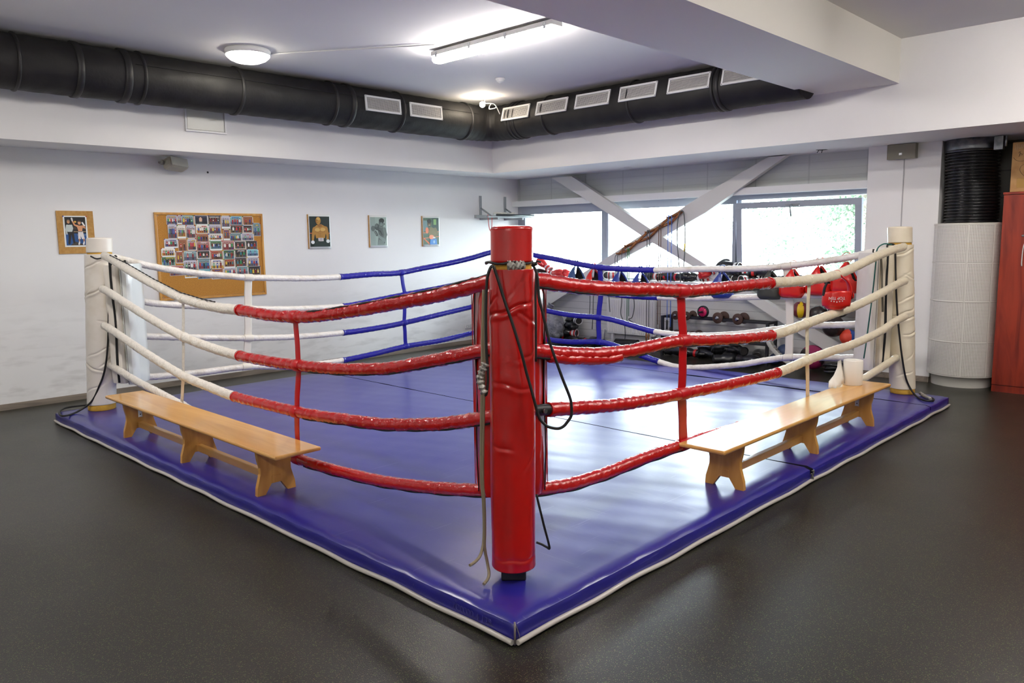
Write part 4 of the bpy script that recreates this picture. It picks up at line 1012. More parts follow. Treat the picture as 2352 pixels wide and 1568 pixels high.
for r, ids in rws.items():
    ids.sort(key=lambda i: SN[i][0])
    for k, i in enumerate(ids):
        x0, y0, x1, y1, bgk = SN[i]; (xa, za), (xb, zb) = board_pt(x0, y0), board_pt(x1, y1)
        y = YW-.0125-.0022*(i % 3)-.0003; np_ = rr.choice((2, 3, 3, 4, 4, 5, 5, 6)) if (x1-x0) > 130 else 2
        if bgk == 'b': np_ = 1
        cols = [rr.randrange(len(CL)) for _ in range(np_)]
        lab = '%s against %s, %s snapshot in the %s cork board row' % (
            'bare-chested man' if np_ == 1 else ['two', 'three', 'four', 'five', 'six'][np_-2]+' people', BGN[bgk], ordn[k], rown[r])
        t = thing('snapshot', lab, 'photo', ((xa+xb)/2, y, zb), 'snapshots pinned on the cork board')
        MB().box(xa, xb, y-.0005, y, zb, za).build('paper', SHEET, t)
        bd = .05 if i % 2 else .02
        P = Print(xa+bd*(xb-xa), za-bd*(za-zb), (xb-xa)*(1-2*bd), (za-zb)*(1-2*bd-(.1 if i % 4 == 1 else 0)), y-.0006)
        P.rect(BGS[bgk][0], 0, 0, 1, .62); P.rect(BGS[bgk][1], 0, .62, 1, 1)
        if rr.random() < .6: P.rect(tuple(min(255, c+30) for c in BGS[bgk][0]), 0, .05, 1, .2)
        if rr.random() < .5: P.rect(rr.choice([(190, 60, 50), (60, 70, 150), (226, 224, 220), (210, 180, 70)]), rr.uniform(0, .5), .12, rr.uniform(.6, 1), .2)
        for q in range(np_):
            u = (q+.5)/np_*.84+.08; pw = min(.17, .8/np_)*.9; top = .3+rr.uniform(-.04, .06); sk = rr.choice([(206, 160, 130), (190, 140, 110), (216, 176, 150)])
            if np_ == 1: u, pw, top = .45, .26, .22
            c1 = sk if np_ == 1 else CL[cols[q]]; c2 = rr.choice([(30, 30, 40), (40, 50, 110), (140, 30, 30), (60, 60, 60)])
            P.rect(c2, u-pw*.38, .66, u-pw*.04, .95); P.rect(c2, u+pw*.04, .66, u+pw*.38, .95)
            P.poly(c1, ((u-pw*.42, .7), (u+pw*.42, .7), (u+pw*.5, top+.1), (u+pw*.25, top+.04), (u-pw*.25, top+.04), (u-pw*.5, top+.1)))
            P.disc(sk, u, top-.04, pw*.26, .075, 10); P.disc((40, 30, 26), u, top-.085, pw*.26, .04, 8)
            if rr.random() < .3: P.rect((236, 232, 220), u-pw*.25, .48, u+pw*.25, .6)
        P.build('picture', t)
        for (px_, pz_) in ((xa+.004, za-.004), (xb-.004, za-.004)) if i % 3 else ((xa+.004, za-.004),):
            MB().lathe([(.0055, 0), (.0055, .004), (0, .006)], (px_, y-.001, pz_), 8, axis=V((0, -1, 0)), cap=False).build('push_pin', patch_mat(PINC[rr.choice(list(PINC))]), t)

# socket
t = thing('wall_socket', 'white double power socket low on the left wall', 'socket', (6.055, YW, .23))
MB().box(5.98, 6.13, YW-.012, YW, .235, .31, .004).build('cover_plate', WHPL, t)
for x in (6.017, 6.093):
    MB().lathe([(.0, -.001), (.022, -.001), (.024, 0), (.024, .004), (.021, .004), (.02, 0)], (x, YW-.012, .272), 20, axis=V((0, -1, 0)), cap=False).build('socket_well', mat('socket_shadow_grey', rgb(190, 190, 188), .4), t)
    for dx in (-.008, .008): MB().lathe([(.003, .0), (.0, .0005)], (x+dx, YW-.0115, .272), 8, axis=V((0, -1, 0)), cap=False).build('pin_hole', BLACKP, t)

# steel wall bracket with bar, near the window corner
t = thing('wall_rack', 'grey steel bracket rack on the left wall near the window corner', 'rack', (6.6, YW, 1.9))
STG = mat('grey_painted_steel', rgb(150, 154, 156), .45, .1)
for x in (6.35, 6.89):
    MB().box(x-.02, x+.02, YW-.02, YW, 1.9, 2.27, .002).build('upright', STG, t)
    MB().box(x-.018, x+.018, YW-.4, YW-.02, 1.9, 1.93, .002).build('arm', STG, t)
    d = V((0, -.28, -.14)); MB().tube([(x, YW-.02, 2.08), (x, YW-.3, 1.93)], .013, 4).build('strut', STG, t)
for y, nm in ((YW-.1, 'rail'), (YW-.36, 'rail')): MB().box(6.15, 7.15, y-.025, y+.025, 1.93, 1.975 if y > YW-.2 else 1.95, .002).build(nm, STG, t)
GL2 = mat('dark_steel_bar', rgb(70, 76, 78), .4, .6)
o = MB().tube([(6.25, YW-.46, 1.965), (7.1, YW-.44, 1.965)], .016, 12).build('steel_bar', GL2); tag(o, 'dark round steel bar lying across the wall rack', 'bar')
WCORD = mat('white_cord', rgb(222, 218, 208), .7)
pts = [(6.5+.25*(i/30)+.09*math.sin(i*.8), YW-.2-.1*math.sin(i*.55), 1.985+.025*abs(math.sin(i*.9))) for i in range(31)]
o = MB().tube(catmull(pts, 3), .008, 8).build('tangled_string', WCORD); tag(o, 'tangled white cord lying on the steel wall rack', 'cord')
o = MB().tube(catmull([(6.22, YW-.3, 1.975), (6.22, YW-.31, 1.9), (6.23, YW-.31, 1.8), (6.26, YW-.31, 1.73), (6.29, YW-.31, 1.8), (6.31, YW-.3, 1.96)], 6), .005, 8).build('red_string', mat('red_cord', rgb(196, 60, 56), .6)); tag(o, 'thin red cord looped from the left end of the wall rack', 'cord')

# ================================================================== CORDS AND TAPE ON THE POSTS
def cord(pxs, p0, r, m, name, label, cat='cord', off=None, sub=6):
    pts = []
    for q in pxs:
        if len(q) == 3: pts.append(tuple(on_z(q[0], q[1], q[2])))
        else: pts.append(tuple(on_p(q[0], q[1], p0)))
    o = MB().tube(catmull(pts, sub), r, 10).build(name, m); tag(o, label, cat); return o
nv = V((math.cos(CAMDIR), math.sin(CAMDIR), 0)); nc = V((.303, .297, 1))
pf = nc+nv*.118; ps_ = nc+nv*.02
t = thing('bungee_loop', 'long black elastic cord looped round the red post and hanging in a bow', 'cord', tuple(pf+V((0, 0, .5))))
def cpart(pxs, p0, r, nm, m=CORD):
    MB().tube(catmull([tuple(on_p(q[0], q[1], p0)) for q in pxs], 6), r, 10).build(nm, m, t)
cpart([(1133, 609), (1147, 652), (1160, 694), (1175, 737), (1188.6, 780), (1200, 819), (1210, 858.6), (1220, 893), (1228, 923), (1238.6, 958.6), (1249, 972), (1260, 980), (1281, 984), (1294, 979), (1303, 969), (1311, 957), (1313, 945), (1310, 916), (1292, 869), (1274, 819), (1260, 776), (1246, 716), (1239, 691), (1236, 660), (1234, 635), (1229, 617.5), (1222, 607)], pf, .0062, 'hanging_loop')
cpart([(1133, 609), (1126, 616), (1119, 641), (1116.5, 690), (1116, 740), (1117, 801), (1120, 844), (1120, 880), (1117, 905), (1113, 906)], pf-nv*.02, .0062, 'left_loop')
cpart([(1232, 625), (1230, 680), (1231, 760), (1231, 830)], pf-nv*.06, .005, 'right_strand')
m = MB(); zc_ = zpost(604)
m.tube([(.303+(.100+.002*math.sin(k*2))*math.cos(k*.2618), .297+(.100+.002*math.sin(k*2))*math.sin(k*.2618), zc_+.004*math.sin(k*1.3)) for k in range(24)], .0055, 8, closed=True); m.build('post_turn', CORD, t)
m = MB(); kp = on_p(1228, 606, pf); m.ball(kp, .011, 10, 8, (1.4, 1, .8)); m.tube([kp, kp+V((.0, -.015, .012)), kp+V((.005, -.03, .008))], .004, 6); m.build('knot', CORD, t)
TP = MB(); pa = on_p(1115, 836, pf-nv*.02); TP.tube(catmull([tuple(on_p(a, b, pf-nv*.015)) for a, b in ((1116, 834), (1108, 850), (1102, 866), (1105, 884), (1112, 903))], 6), [.014+.004*math.sin(i*1.7) for i in range(25)], 12, rf=lambda i, k, p: 1+.16*math.sin(i*1.9+k*2.3)).build('tape_wrap', TAPE, t)
# silver tape over the yellow foam
zt_ = zpost(610); m = MB()
m.lathe([(.09, zt_-.022), (.1, zt_-.016), (.104, zt_-.008), (.106, zt_), (.104, zt_+.009), (.1, zt_+.016), (.09, zt_+.022)], (.305, .29, 0), 40, df=lambda th, h: .004*math.sin(th*23+h*300)+.004*math.sin(th*41-h*200), arc=(CAMDIR-.15, CAMDIR+.62), cap=False)
o = m.build('tape_patch', TAPE); tag(o, 'crumpled silver tape around the yellow foam under the red post cap', 'tape')
HOSE = mat('grey_rubber_hose', rgb(140, 128, 104), .5)
t = thing('rubber_hose', 'pair of grey rubber tubes hanging down the left side of the red post', 'hose', tuple(on_p(1112, 680, ps_)))
pz = nc+nv*.03
for pxs in ([(1111, 665), (1109, 730), (1108, 800), (1107, 880), (1105.5, 980), (1105, 1050), (1106, 1109), (1110, 1150), (1112, 1212), (1110, 1250), (1103, 1275), (1092, 1289), (1079, 1298)],
            [(1116, 665), (1114, 730), (1113, 800), (1112, 880), (1110, 980), (1109, 1050), (1109, 1109), (1112, 1150), (1113.5, 1212), (1113, 1255), (1119, 1290), (1123, 1315), (1120, 1330), (1111, 1341)]):
    MB().tube(catmull([tuple(on_p(a, b, pz if i < len(pxs)-3 else pz+nv*.03*(i-len(pxs)+4))) for i, (a, b) in enumerate(pxs)], 6), .0068, 10).build('tube', HOSE, t)
o = cord([(1232, 1135), (1238, 1160), (1249, 1205), (1262, 1256), (1256, 1256), (1245, 1250), (1232, 1245)], nc+nv*.06, .0052, CORD, 'bungee_line', 'black cord end poking out low at the right foot of the red post')
# left post
pl_ = V((.33, 5.6, 1))+nv*.12
o = cord([(268, 588), (262, 592), (255, 606), (251, 649), (250, 700), (249, 763), (247, 800), (244, 830), (238, 860), (229, 884), (210, 922), (176, 946, .115), (145, 955, .112), (136, 946, .111), (152, 936, .11), (197, 930, .11), (215, 928, .11)], pl_, .0085, CORD, 'bungee_line', 'black cord hanging down the off-white left post and coiling on the mat corner')
o = cord([(208, 588), (222, 594), (240, 591), (258, 590), (266, 587), (262, 596)], V((.4, 5.53, 1))+nv*.125, .006, CORD, 'knotted_string', 'thin black tie knotted around the off-white left post below its cap')
o = MB().tube([p+V((-.018, 0, .031)) for p in evenly([on_x(a, b, XL_) for a, b in ((258, 594), (300, 615), (360, 650), (421, 681), (470, 696), (500, 703))], .012)], .0042, 6, rf=lambda i, k, p: 1+.3*math.sin(i*1.1)).build('seam_lace', STRAPB); tag(o, 'black lace showing along the top of the white rope by the left post', 'lace')
# right post
pr_ = V((5.72, .37, 1))+nv*.12; pr_k = V((5.66, .42, 1))+nv*.115
o = cord([(2050, 570), (2056, 576), (2057, 615), (2058, 659), (2060, 700), (2062, 730), (2066, 770), (2070, 806), (2075, 840), (2081, 869), (2090, 890), (2102, 907, .113), (2120, 918, .112), (2142, 920, .111), (2143, 915, .112), (2130, 912, .112)], pr_, .0085, CORD, 'bungee_line', 'black cord hanging down the cream right post and ending on the mat')
o = MB().tube(catmull([tuple(on_z(a, b, .118)) for a, b in ((2114, 903), (2122, 908), (2130, 912), (2138, 916))], 5), [.014+.004*math.sin(i*2) for i in range(16)], 10, rf=lambda i, k, p: 1+.15*math.sin(i*2+k)).build('taped_cord_end', TAPE); tag(o, 'silver taped cord end lying on the mat by the cream right post', 'tape')
m = MB(); kk = on_p(2046, 566, pr_k)
for i in range(3): m.tube([kk+V((.03*math.cos(a/12*6.28+i), -.03*math.cos(a/12*6.28+i)*.8, .018*math.sin(a/12*6.28+i)+.004*i)) for a in range(12)], .006, 8, closed=True)
tag(m.build('cord_knot', CORD), 'bunched black knot on top of the cream right post rope end', 'knot')
GREENC = mat('green_cord', rgb(20, 90, 80), .6)
o = cord([(2048, 562), (2030, 560), (2015, 572), (2012, 600), (2008, 640), (2003, 684), (1999, 715), (1994.7, 747), (1989, 790), (1984, 823)], V((5.4, .33, 1)), .006, GREENC, 'green_string', 'dark green cord hanging over the cream corner cushion on the right')
TIE = mat('olive_grey_strap', rgb(96, 90, 76), .6)
o = MB().tube(catmull([tuple(on_p(a, b, (5.38, .24, 1))) for a, b in ((2012, 583), (2019, 580), (2023, 591), (2025, 625), (2026, 659), (2027, 690), (2027.5, 716))], 5), .01, 8, squash=(1, .3)).build('hanging_strap', TIE); tag(o, 'olive grey strap hung over the top rope by the cream right post', 'strap')

# ================================================================== RIGHT CORNER
fc = V((7.15-.33*.75, .22-.33*.66, 1))
def zc(y, r=.33): return on_p(2215, y, V((7.15, .235, 1))+V((-.72, -.69, 0))*r).z
t = thing('ventilation_column', 'round white perforated ventilation column between pillar and red cabinet', 'ventilation column', (7.15, .235, 0))
cc = (7.15, .235, 0); zt1, zb1 = 1.7, zc(868)
m = MB(); m.lathe([(.33, zb1), (.33, zt1)], cc, 64, cap=False, uvr=.33); m.build('perforated_shell', PERF, t)
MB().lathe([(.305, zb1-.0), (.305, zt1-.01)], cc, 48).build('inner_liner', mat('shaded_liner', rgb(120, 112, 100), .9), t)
PW = mat('painted_white_metal', rgb(218, 215, 206), .45)
for y in (604, 694.6, 789): z = zc(y); MB().lathe([(.3315, z-.007), (.3335, z-.003), (.3335, z+.003), (.3315, z+.007)], cc, 64, cap=False).build('seam_band', PW, t)
MB().lathe([(.3, zt1), (.333, zt1), (.334, zt1-.012), (.331, zt1-.02)], cc, 64, cap=False).build('top_rim', PW, t)
MB().lathe([(.26, zt1-.004), (.332, zt1-.003)], cc, 64, cap=False).build('top_plate', PW, t)
MB().lathe([(.331, zb1-.004), (.333, zb1+.012)], cc, 64, cap=False).build('bottom_rim', PW, t)
MB().lathe([(.285, .0), (.288, .01), (.288, zb1+.004), (.33, zb1+.006)], cc, 64, cap=False).build('base_ring', mat('glossy_white_base', rgb(214, 212, 204), .25), t)
for a_ in (-2.95, -2.2, -1.6): MB().box(-.001, .001, -.008, .008, 0, zt1-zb1, 0, rot=Matrix.Rotation(a_, 3, 'Z'), at=(7.15+.332*math.cos(a_), 0.235+.332*math.sin(a_), (zt1+zb1)/2)).build('vertical_seam', PW, t)
FLEX = mat('black_plastic_hose', rgb(20, 21, 24), .28, coat=.5, bump=(50, .2, .003))
prof = []; z = zt1; i = 0
while z < 2.43:
    prof += [(.226, z), (.246, z+.007), (.253, z+.014), (.246, z+.021), (.226, z+.028)]; z += .0315; i += 1
prof.append((.24, z))
m = MB(); m.lathe(prof, (7.17, .25, 0), 56, cap=False, shear=lambda h: V((.012*math.sin(h*4), .01*math.cos(h*5), 0)))
o = m.build('flexible_duct', FLEX); tag(o, 'black ribbed flexible duct rising from the perforated column', 'duct')
t = thing('duct_collar', 'galvanised metal collar joining the black flexible duct to the bulkhead', 'duct collar', (7.17, .25, 2.43))
MB().lathe([(.252, 2.425), (.256, 2.43), (.256, ZS-.001), (.2, ZS-.001)], (7.18, .26, 0), 48, cap=False).build('collar', GALV, t)
pbx = on_x(2298, 325, 6.99)
MB().box(6.96, 7.04, pbx.y-.03, pbx.y+.05, ZS-.14, ZS-.005, .004).build('clamp_box', GALV, t)
MB().tube([(6.98, pbx.y-.05, ZS-.11), (6.98, pbx.y-.05, ZS-.01)], .012, 10).build('clamp_bolt', METAL, t)

# cabinet and cardboard box
xc = 6.88; yc1 = -.11
t = thing('cabinet', 'tall red mahogany cabinet at the right edge, a cardboard box on top', 'cabinet', (7.1, -.6, 0))
MB().box(xc+.019, 7.4, yc1-1.0, yc1-.002, .07, 1.965).build('carcass', CABW, t)
MB().box(xc-.004, 7.42, yc1-1.01, yc1+.006, 1.968, 1.99, .001).build('cabinet_top', CABW, t)
MB().box(xc+.012, 7.38, yc1-1.0, yc1, 0, .068).build('plinth', CABW, t)
MB().box(xc+.008, xc+.03, yc1-.04, yc1-.001, 0, .068).build('plinth_side', CABW, t)
dr = MB().box(xc, xc+.018, yc1-.5, yc1-.001, .075, 1.962, .001).build('cabinet_door', CABW, t)
MB().box(xc, xc+.018, yc1-1.0, yc1-.504, .075, 1.962, .001).build('cabinet_door', CABW, t)
hp = on_x(2349, 541, xc); MB().ball((xc-.006, hp.y-.012, hp.z), .022, 14, 8, (.35, 1, .5)).build('door_handle', METAL, dr)
hp = on_x(2350, 585, xc); o = MB().tube(catmull([(xc-.006, hp.y-.03, hp.z+.17), (xc-.008, hp.y+.0, hp.z+.08), (xc-.008, hp.y+.006, hp.z-.06), (xc-.006, hp.y+.004, hp.z-.11)], 6), .012, 8, squash=(1, .4)).build('paper_strip', WHPL); tag(o, 'white strip hanging on the door of the red cabinet', 'strip')
CARD = mat('corrugated_cardboard', rgb(190, 148, 98), .85, bump=(35, .2, .002), var=(12, rgb(174, 130, 82), .4, .65))
bx = on_x(2316, 437, 6.93)
t = thing('cardboard_box', 'worn brown cardboard box on top of the red cabinet', 'box', (7.1, -.5, 1.99))
MB().box(6.93, 7.3, yc1-.66, yc1-.035, 1.991, 2.47, .006).build('box_body', CARD, t)
m = MB(); m.box(6.928, 6.93, yc1-.66, yc1-.035, 2.20, 2.204)
MB().box(6.926, 6.932, yc1-.20, yc1-.09, 2.03, 2.12, .001).build('tape_piece', mat('brown_tape', rgb(170, 130, 62), .35), t)
INK = mat('dark_marker_ink', rgb(60, 50, 45), .7); WINK = mat('white_marker_ink', rgb(235, 232, 225), .7)
def mark(pxs, m_, w=.0025): MB().tube(catmull([tuple(on_x(a, b, 6.9285)) for a, b in pxs], 4), w, 5, squash=(1, .3)).build('handwriting', m_, t)
for q in ([(2333, 333), (2334, 338), (2332, 344)], [(2337, 331), (2338, 338), (2337, 345)], [(2342, 333), (2341, 340), (2346, 338), (2346, 332)], [(2349, 331), (2350, 336), (2348, 340)]): mark(q, WINK, .003)
for q in ([(2339, 352), (2343, 348), (2342, 356), (2340, 360), (2345, 352), (2348, 356)], [(2345, 346), (2343, 358), (2351, 352)], [(2328, 362), (2334, 368), (2345, 370), (2356, 368)], [(2356, 375), (2345, 382), (2343, 392), (2350, 402), (2356, 404)]): mark(q, INK, .0015)
del m

# loudspeaker panel high on the pillar, with its cable
t = thing('pillar_speaker', 'flat grey-beige speaker box high on the white pillar', 'speaker', (7.0, .87, 2.4))
PANB = mat('olive_beige_box', rgb(140, 136, 120), .5)
MB().box(6.94, 7.02, .74, 1.03, 2.395, ZS-.003, .005).build('speaker_box', PANB, t)
MB().box(6.936, 6.94, .875, .905, 2.435, 2.46, .001).build('badge', METAL, t)
o = MB().box(7.013, 7.02, .868, .878, 0.062, 2.395, .002).build('cable_trunking', mat('grey_cable', rgb(176, 174, 176), .5)); tag(o, 'thin grey cable running down the white pillar from the speaker box', 'cable')
# ceiling rose and hole in the bulkhead over the windows
p_ = on_z(1442, 384, ZS); tag(MB().lathe([(.0, -.012), (.05, -.012), (.055, 0)], (p_.x, p_.y, ZS), 24, cap=False).build('cover_cap', WHPL), 'small white round cap under the bulkhead over the windows', 'cap')
p_ = on_z(1887, 344, ZS); m = MB(); m.lathe([(.0, -.002), (.05, -.003), (.06, 0)], (p_.x, p_.y, ZS), 16, df=lambda th, h: .012*math.sin(th*3), cap=False); m.tube([(p_.x, p_.y+.03, ZS), (p_.x, p_.y+.05, ZS-.03)], .004, 6); m.tube([(p_.x, p_.y-.01, ZS), (p_.x, p_.y+.0, ZS-.035)], .004, 6)
tag(m.build('ceiling_cutout', BLACKP), 'dark ragged cable hole in the bulkhead above the right window', 'hole')

# ================================================================== WINDOW SIDE: rope rack, jump ropes
XR = 6.985
def cx(u, v): return 1380+u/8.71, 460+v/8.71
N_ = {k: on_x(*cx(*q), XR) for k, q in dict(n0=(360, 1070), t1=(520, 910), b1=(565, 1000), n1=(745, 825), t2=(935, 645), b2=(985, 745), n2=(1175, 545), t3=(1365, 345), b3=(1420, 440), n3=(1620, 232)).items()}
t = thing('peg_rack', 'brown wooden scissor peg rack fixed along the white brace', 'peg rack', tuple(N_['n1']))
for i, (a, b) in enumerate((('n0', 't1'), ('n0', 'b1'), ('t1', 'b2'), ('b1', 't2'), ('t2', 'b3'), ('b2', 't3'), ('t3', 'n3'), ('b3', 'n3'))):
    A, B = N_[a], N_[b]; d = (B-A).normalized(); ox = -.012 if i % 2 else 0
    MB().tube([A-d*.012+V((ox, 0, 0)), B+d*.012+V((ox, 0, 0))], .018, 4, squash=(.3, 1), upv=(1, 0, 0)).build('slat', RACKW, t)
for k, p in N_.items(): MB().tube([p+V((.01, 0, 0)), p+V((-.06, 0, .006))], [.008, .011], 8).build('peg', RACKW, t)
HWOOD = mat('turned_wood_handle', rgb(150, 104, 60), .4); HBLK = mat('black_handle', rgb(24, 24, 26), .4)
def jump_rope(pegpx, ends, m_, hm, label, r=.0055, X=XR-.05, hl=.12, extra=()):
    p = on_x(*pegpx, X); t = thing('jump_rope', label, 'jump rope', tuple(p), 'jump ropes hung on the peg rack')
    A = on_x(*ends[0], X); B = on_x(*ends[-1], X)
    pts = [A, A.lerp(V((A.x, A.y, p.z)), .5), V((A.x, A.y, p.z-.02)), p+V((0, 0, .012)), V((B.x, B.y, p.z-.02)), B.lerp(V((B.x, B.y, p.z)), .5), B]
    MB().tube(catmull([tuple(q) for q in pts], 6), r, 8).build('cord', m_, t)
    if hm:
        for e in (A, B): MB().tube([e+V((0, 0, .01)), e-V((0, 0, .01)), e-V((0, 0, hl*.6)), e-V((0, 0, hl))], [.008, .015, .012, .014], 10).build('handle', hm, t)
BLUEC = mat('blue_cord', rgb(70, 110, 190), .5); BRNC = mat('brown_cord', rgb(110, 80, 62), .7); GRYC = mat('grey_cord', rgb(84, 88, 88), .6); GRNC = mat('bright_green_cord', rgb(30, 110, 60), .6); YEL = mat('yellow_tube', rgb(220, 190, 30), .5)
jump_rope((1537, 500), ((1532, 736), (1539.5, 752)), BLUEC, HBLK, 'blue jump rope with black handles, long strands hanging from the peg rack')
jump_rope((1515, 523), ((1511, 745), (1515.5, 755)), BRNC, None, 'brown jump rope hanging in two strands from the middle of the peg rack')
jump_rope((1489, 535), ((1484.5, 766), (1490, 768)), GRYC, HWOOD, 'dark jump rope with turned wooden handles low in front of the radiator', hl=.13)
jump_rope((1444, 575), ((1440, 738), (1444, 726)), GRNC, None, 'green jump rope hanging in front of the radiator')
jump_rope((1420, 586), ((1413, 640), (1418, 655)), GRYC, None, 'grey knotted jump rope at the lower left end of the peg rack')
jump_rope((1432, 572), ((1428, 650), (1436, 622)), GRYC, None, 'short grey jump rope beside the lower left end of the peg rack', r=.004)
t = thing('exercise_tube', 'grey exercise tube with a yellow sleeve over the top end of the peg rack', 'exercise band', tuple(N_['n3']))
MB().tube(catmull([tuple(on_x(a, b, XR-.045)) for a, b in ((1560, 668), (1563, 640), (1559, 600), (1556, 560), (1556, 515), (1561, 490), (1566, 484), (1571, 492), (1573.5, 530), (1573, 575), (1570, 620), (1571, 660))], 6), .0075, 8).build('tube', GRYC, t)
MB().tube([tuple(on_x(a, b, XR-.045)) for a, b in ((1573.3, 559), (1572.6, 568), (1571.8, 577))], .0105, 8).build('yellow_sleeve', YEL, t)
for (pxs, lb) in (([(1362, 640), (1356, 668), (1355, 700), (1354, 722)], 'dark strap hanging from the brace, leftmost of the hanging cords'), ([(1368, 637), (1363, 680), (1362, 720), (1360, 756)], 'longer dark strap hanging from the brace, second of the hanging cords'),
                  ([(1400, 625), (1398, 660), (1399, 690), (1401, 716)], 'short dark strap hanging before the left side of the radiator'),
                  ([(1425, 640), (1428, 690), (1426, 720), (1434, 745), (1436, 770), (1432, 800)], 'thin grey cord trailing below the radiator'),
                  ([(1452, 660), (1457, 700), (1452, 728), (1444, 733), (1456, 742)], 'thin black cord curling before the radiator')):
    o = MB().tube(catmull([tuple(on_x(a, b, XR-.03)) for a, b in pxs], 6), .0065, 8).build('loose_strap', GRYC); tag(o, lb, 'cord')

# radiator
t = thing('radiator', 'white panel radiator under the long window', 'radiator', (7.14, 4.5, .1))
RAD = mat('radiator_enamel', rgb(222, 222, 220), .35)
m = MB(); ya, yb = 4.12, 4.96
m.box(7.14, 7.2, ya, yb, .2, .72, .012); n = 22
m.build('radiator_panel', RAD, t)
m = MB()
for i in range(n): y = ya+.03+(yb-ya-.06)*i/(n-1); m.tube([(7.14, y, .225), (7.137, y, .24), (7.137, y, .68), (7.14, y, .695)], .011, 8, squash=(1, .55))
m.build('ribbed_front', RAD, t)
m = MB()
for i in range(28): y = ya+.02+(yb-ya-.04)*i/27; m.box(7.15, 7.19, y-.004, y+.004, .719, .724)
m.build('top_grille', RAD, t)
for y in (4.2, 4.86): MB().box(7.15, 7.18, y-.015, y+.015, 0, .2).build('leg', RAD, t)
MB().tube([(7.17, 4.98, .25), (7.17, 5.02, .25), (7.17, 5.03, .0)], .011, 8).build('pipe', RAD, t)

# foam roller lying under the radiator
pr = on_x(1440, 780, 6.98); d_ = V((.15, -1, 0)).normalized(); a, b = V((pr.x-.03, pr.y+.17, .083)), V((pr.x+.02, pr.y-.17, .083))
t = thing('foam_roller', 'black ribbed foam roller lying on the floor below the radiator', 'foam roller', (pr.x, pr.y, 0))
MB().tube(evenly([a, b], .01), .08, 24, rf=lambda i, k, p: 1-.02*(i % 3 == 0), cap=False).build('foam_sleeve', BLACKP, t)
m = MB().tube([b+(a-b)*.01, b+(b-a)*.005], .06, 24).build('pale_core', mat('pale_core_foam', rgb(150, 140, 120), .7), t)
m = MB().tube([a+(b-a)*.01, a+(a-b)*.005], .06, 24).build('pale_core', MATS['pale_core_foam'], t)

# ================================================================== GLOVES, HEADGUARDS, WEIGHTS, BALLS
GBLK = mat('black_glove_leather', rgb(26, 27, 30), .28, bump=(40, .3, .003, 4), coat=.3); GRED = mat('red_glove_leather', rgb(196, 30, 30), .3, bump=(40, .3, .003, 4), coat=.3)
GWHT = mat('white_glove_leather', rgb(226, 226, 226), .35, bump=(40, .3, .003, 4), coat=.3); GBLU = mat('blue_glove_leather', rgb(40, 70, 130), .35, bump=(40, .3, .003, 4))
HDK0 = mat('dark_glove_lining', rgb(50, 48, 48), .9)
GPAD = mat('grey_padding', rgb(120, 118, 114), .8)
def glove(cm, cc, ct, label, cat='boxing glove', group=None):
    """local: wrist at origin, fist towards +X, palm down, resting on z=0"""
    t = thing('boxing_glove', label, cat, (0, 0, 0), group)
    X_ = [(-.03, .044), (0, .05), (.03, .063), (.07, .075), (.11, .08), (.145, .074), (.17, .06), (.19, .038), (.198, .008)]
    pts = catmull([(x, 0, .069-(.012 if x > .15 else 0)) for x, r in X_], 4); rs = [r for (a, _, r) in catmull([(i, 0, r) for i, (x, r) in enumerate(X_)], 4)]
    m = MB().tube(pts, rs, 20, squash=(.86, 1.02), rf=lambda i, k, p: 1+.012*math.sin(i*.8+k))
    th = catmull([(.03, .055, .06), (.06, .08, .064), (.1, .088, .06), (.135, .076, .054), (.15, .062, .05)], 4)
    m.tube(th, [.018+.01*math.sin(PI*i/(len(th)-1))+.002 for i in range(len(th))], 12)
    m.build('mitt', cm, t)
    cpts = [(-.095, 0, .06), (-.075, 0, .06), (-.035, 0, .061), (-.005, 0, .064)]
    MB().tube(catmull(cpts, 4), [.060, .060, .0595, .059, .0585, .057, .056, .055, .054, .053, .053, .053, .053], 18, squash=(.9, 1), cap=False).build('cuff', cc, t)
    MB().tube([(-.065, 0, .0605), (-.03, 0, .061)], .0605, 18, squash=(.9, 1), cap=False).build('wrist_strap', ct, t)
    ring = [(-.095, .060*math.cos(a*.3142), .06+.054*math.sin(a*.3142)) for a in range(20)]
    MB().tube(ring, .005, 8, closed=True).build('cuff_trim', GBLK if ct is not GWHT and cc is GBLK else GWHT if cc is not GWHT else GRED, t)
    MB().tube([(-.088, 0, .06), (-.04, 0, .061)], .052, 14, squash=(.9, 1)).build('lining', HDK0, t)
    return t
GP = {}
def put_glove(kind, loc, rot, label, group):
    if kind not in GP:
        cm, cc, ct = {'black': (GBLK, GBLK, GBLK), 'redblack': (GBLK, GRED, GWHT), 'red': (GRED, GWHT, GRED), 'white': (GWHT, GRED, GWHT), 'redcuff': (GRED, GRED, GWHT), 'blackwhite': (GBLK, GBLK, GWHT), 'blackred': (GBLK, GBLK, GRED)}[kind]
        g = glove(cm, cc, ct, label, group=group); GP[kind] = g
    else: g = copy_tree(GP[kind], label=label)
    g['group'] = group; g.location = loc; g.rotation_euler = rot; return g
ZSH = 1.0
def shelf_glove(px, py, kind, yaw, label, dz=0, rx=0, ry=0, X=7.06, lay=None):
    p = on_x(px, py, X); z = ZSH+.001+dz
    put_glove(kind, (X, p.y, z), (math.radians(rx), math.radians(ry), math.radians(yaw)), label, 'boxing gloves on the window ledge')
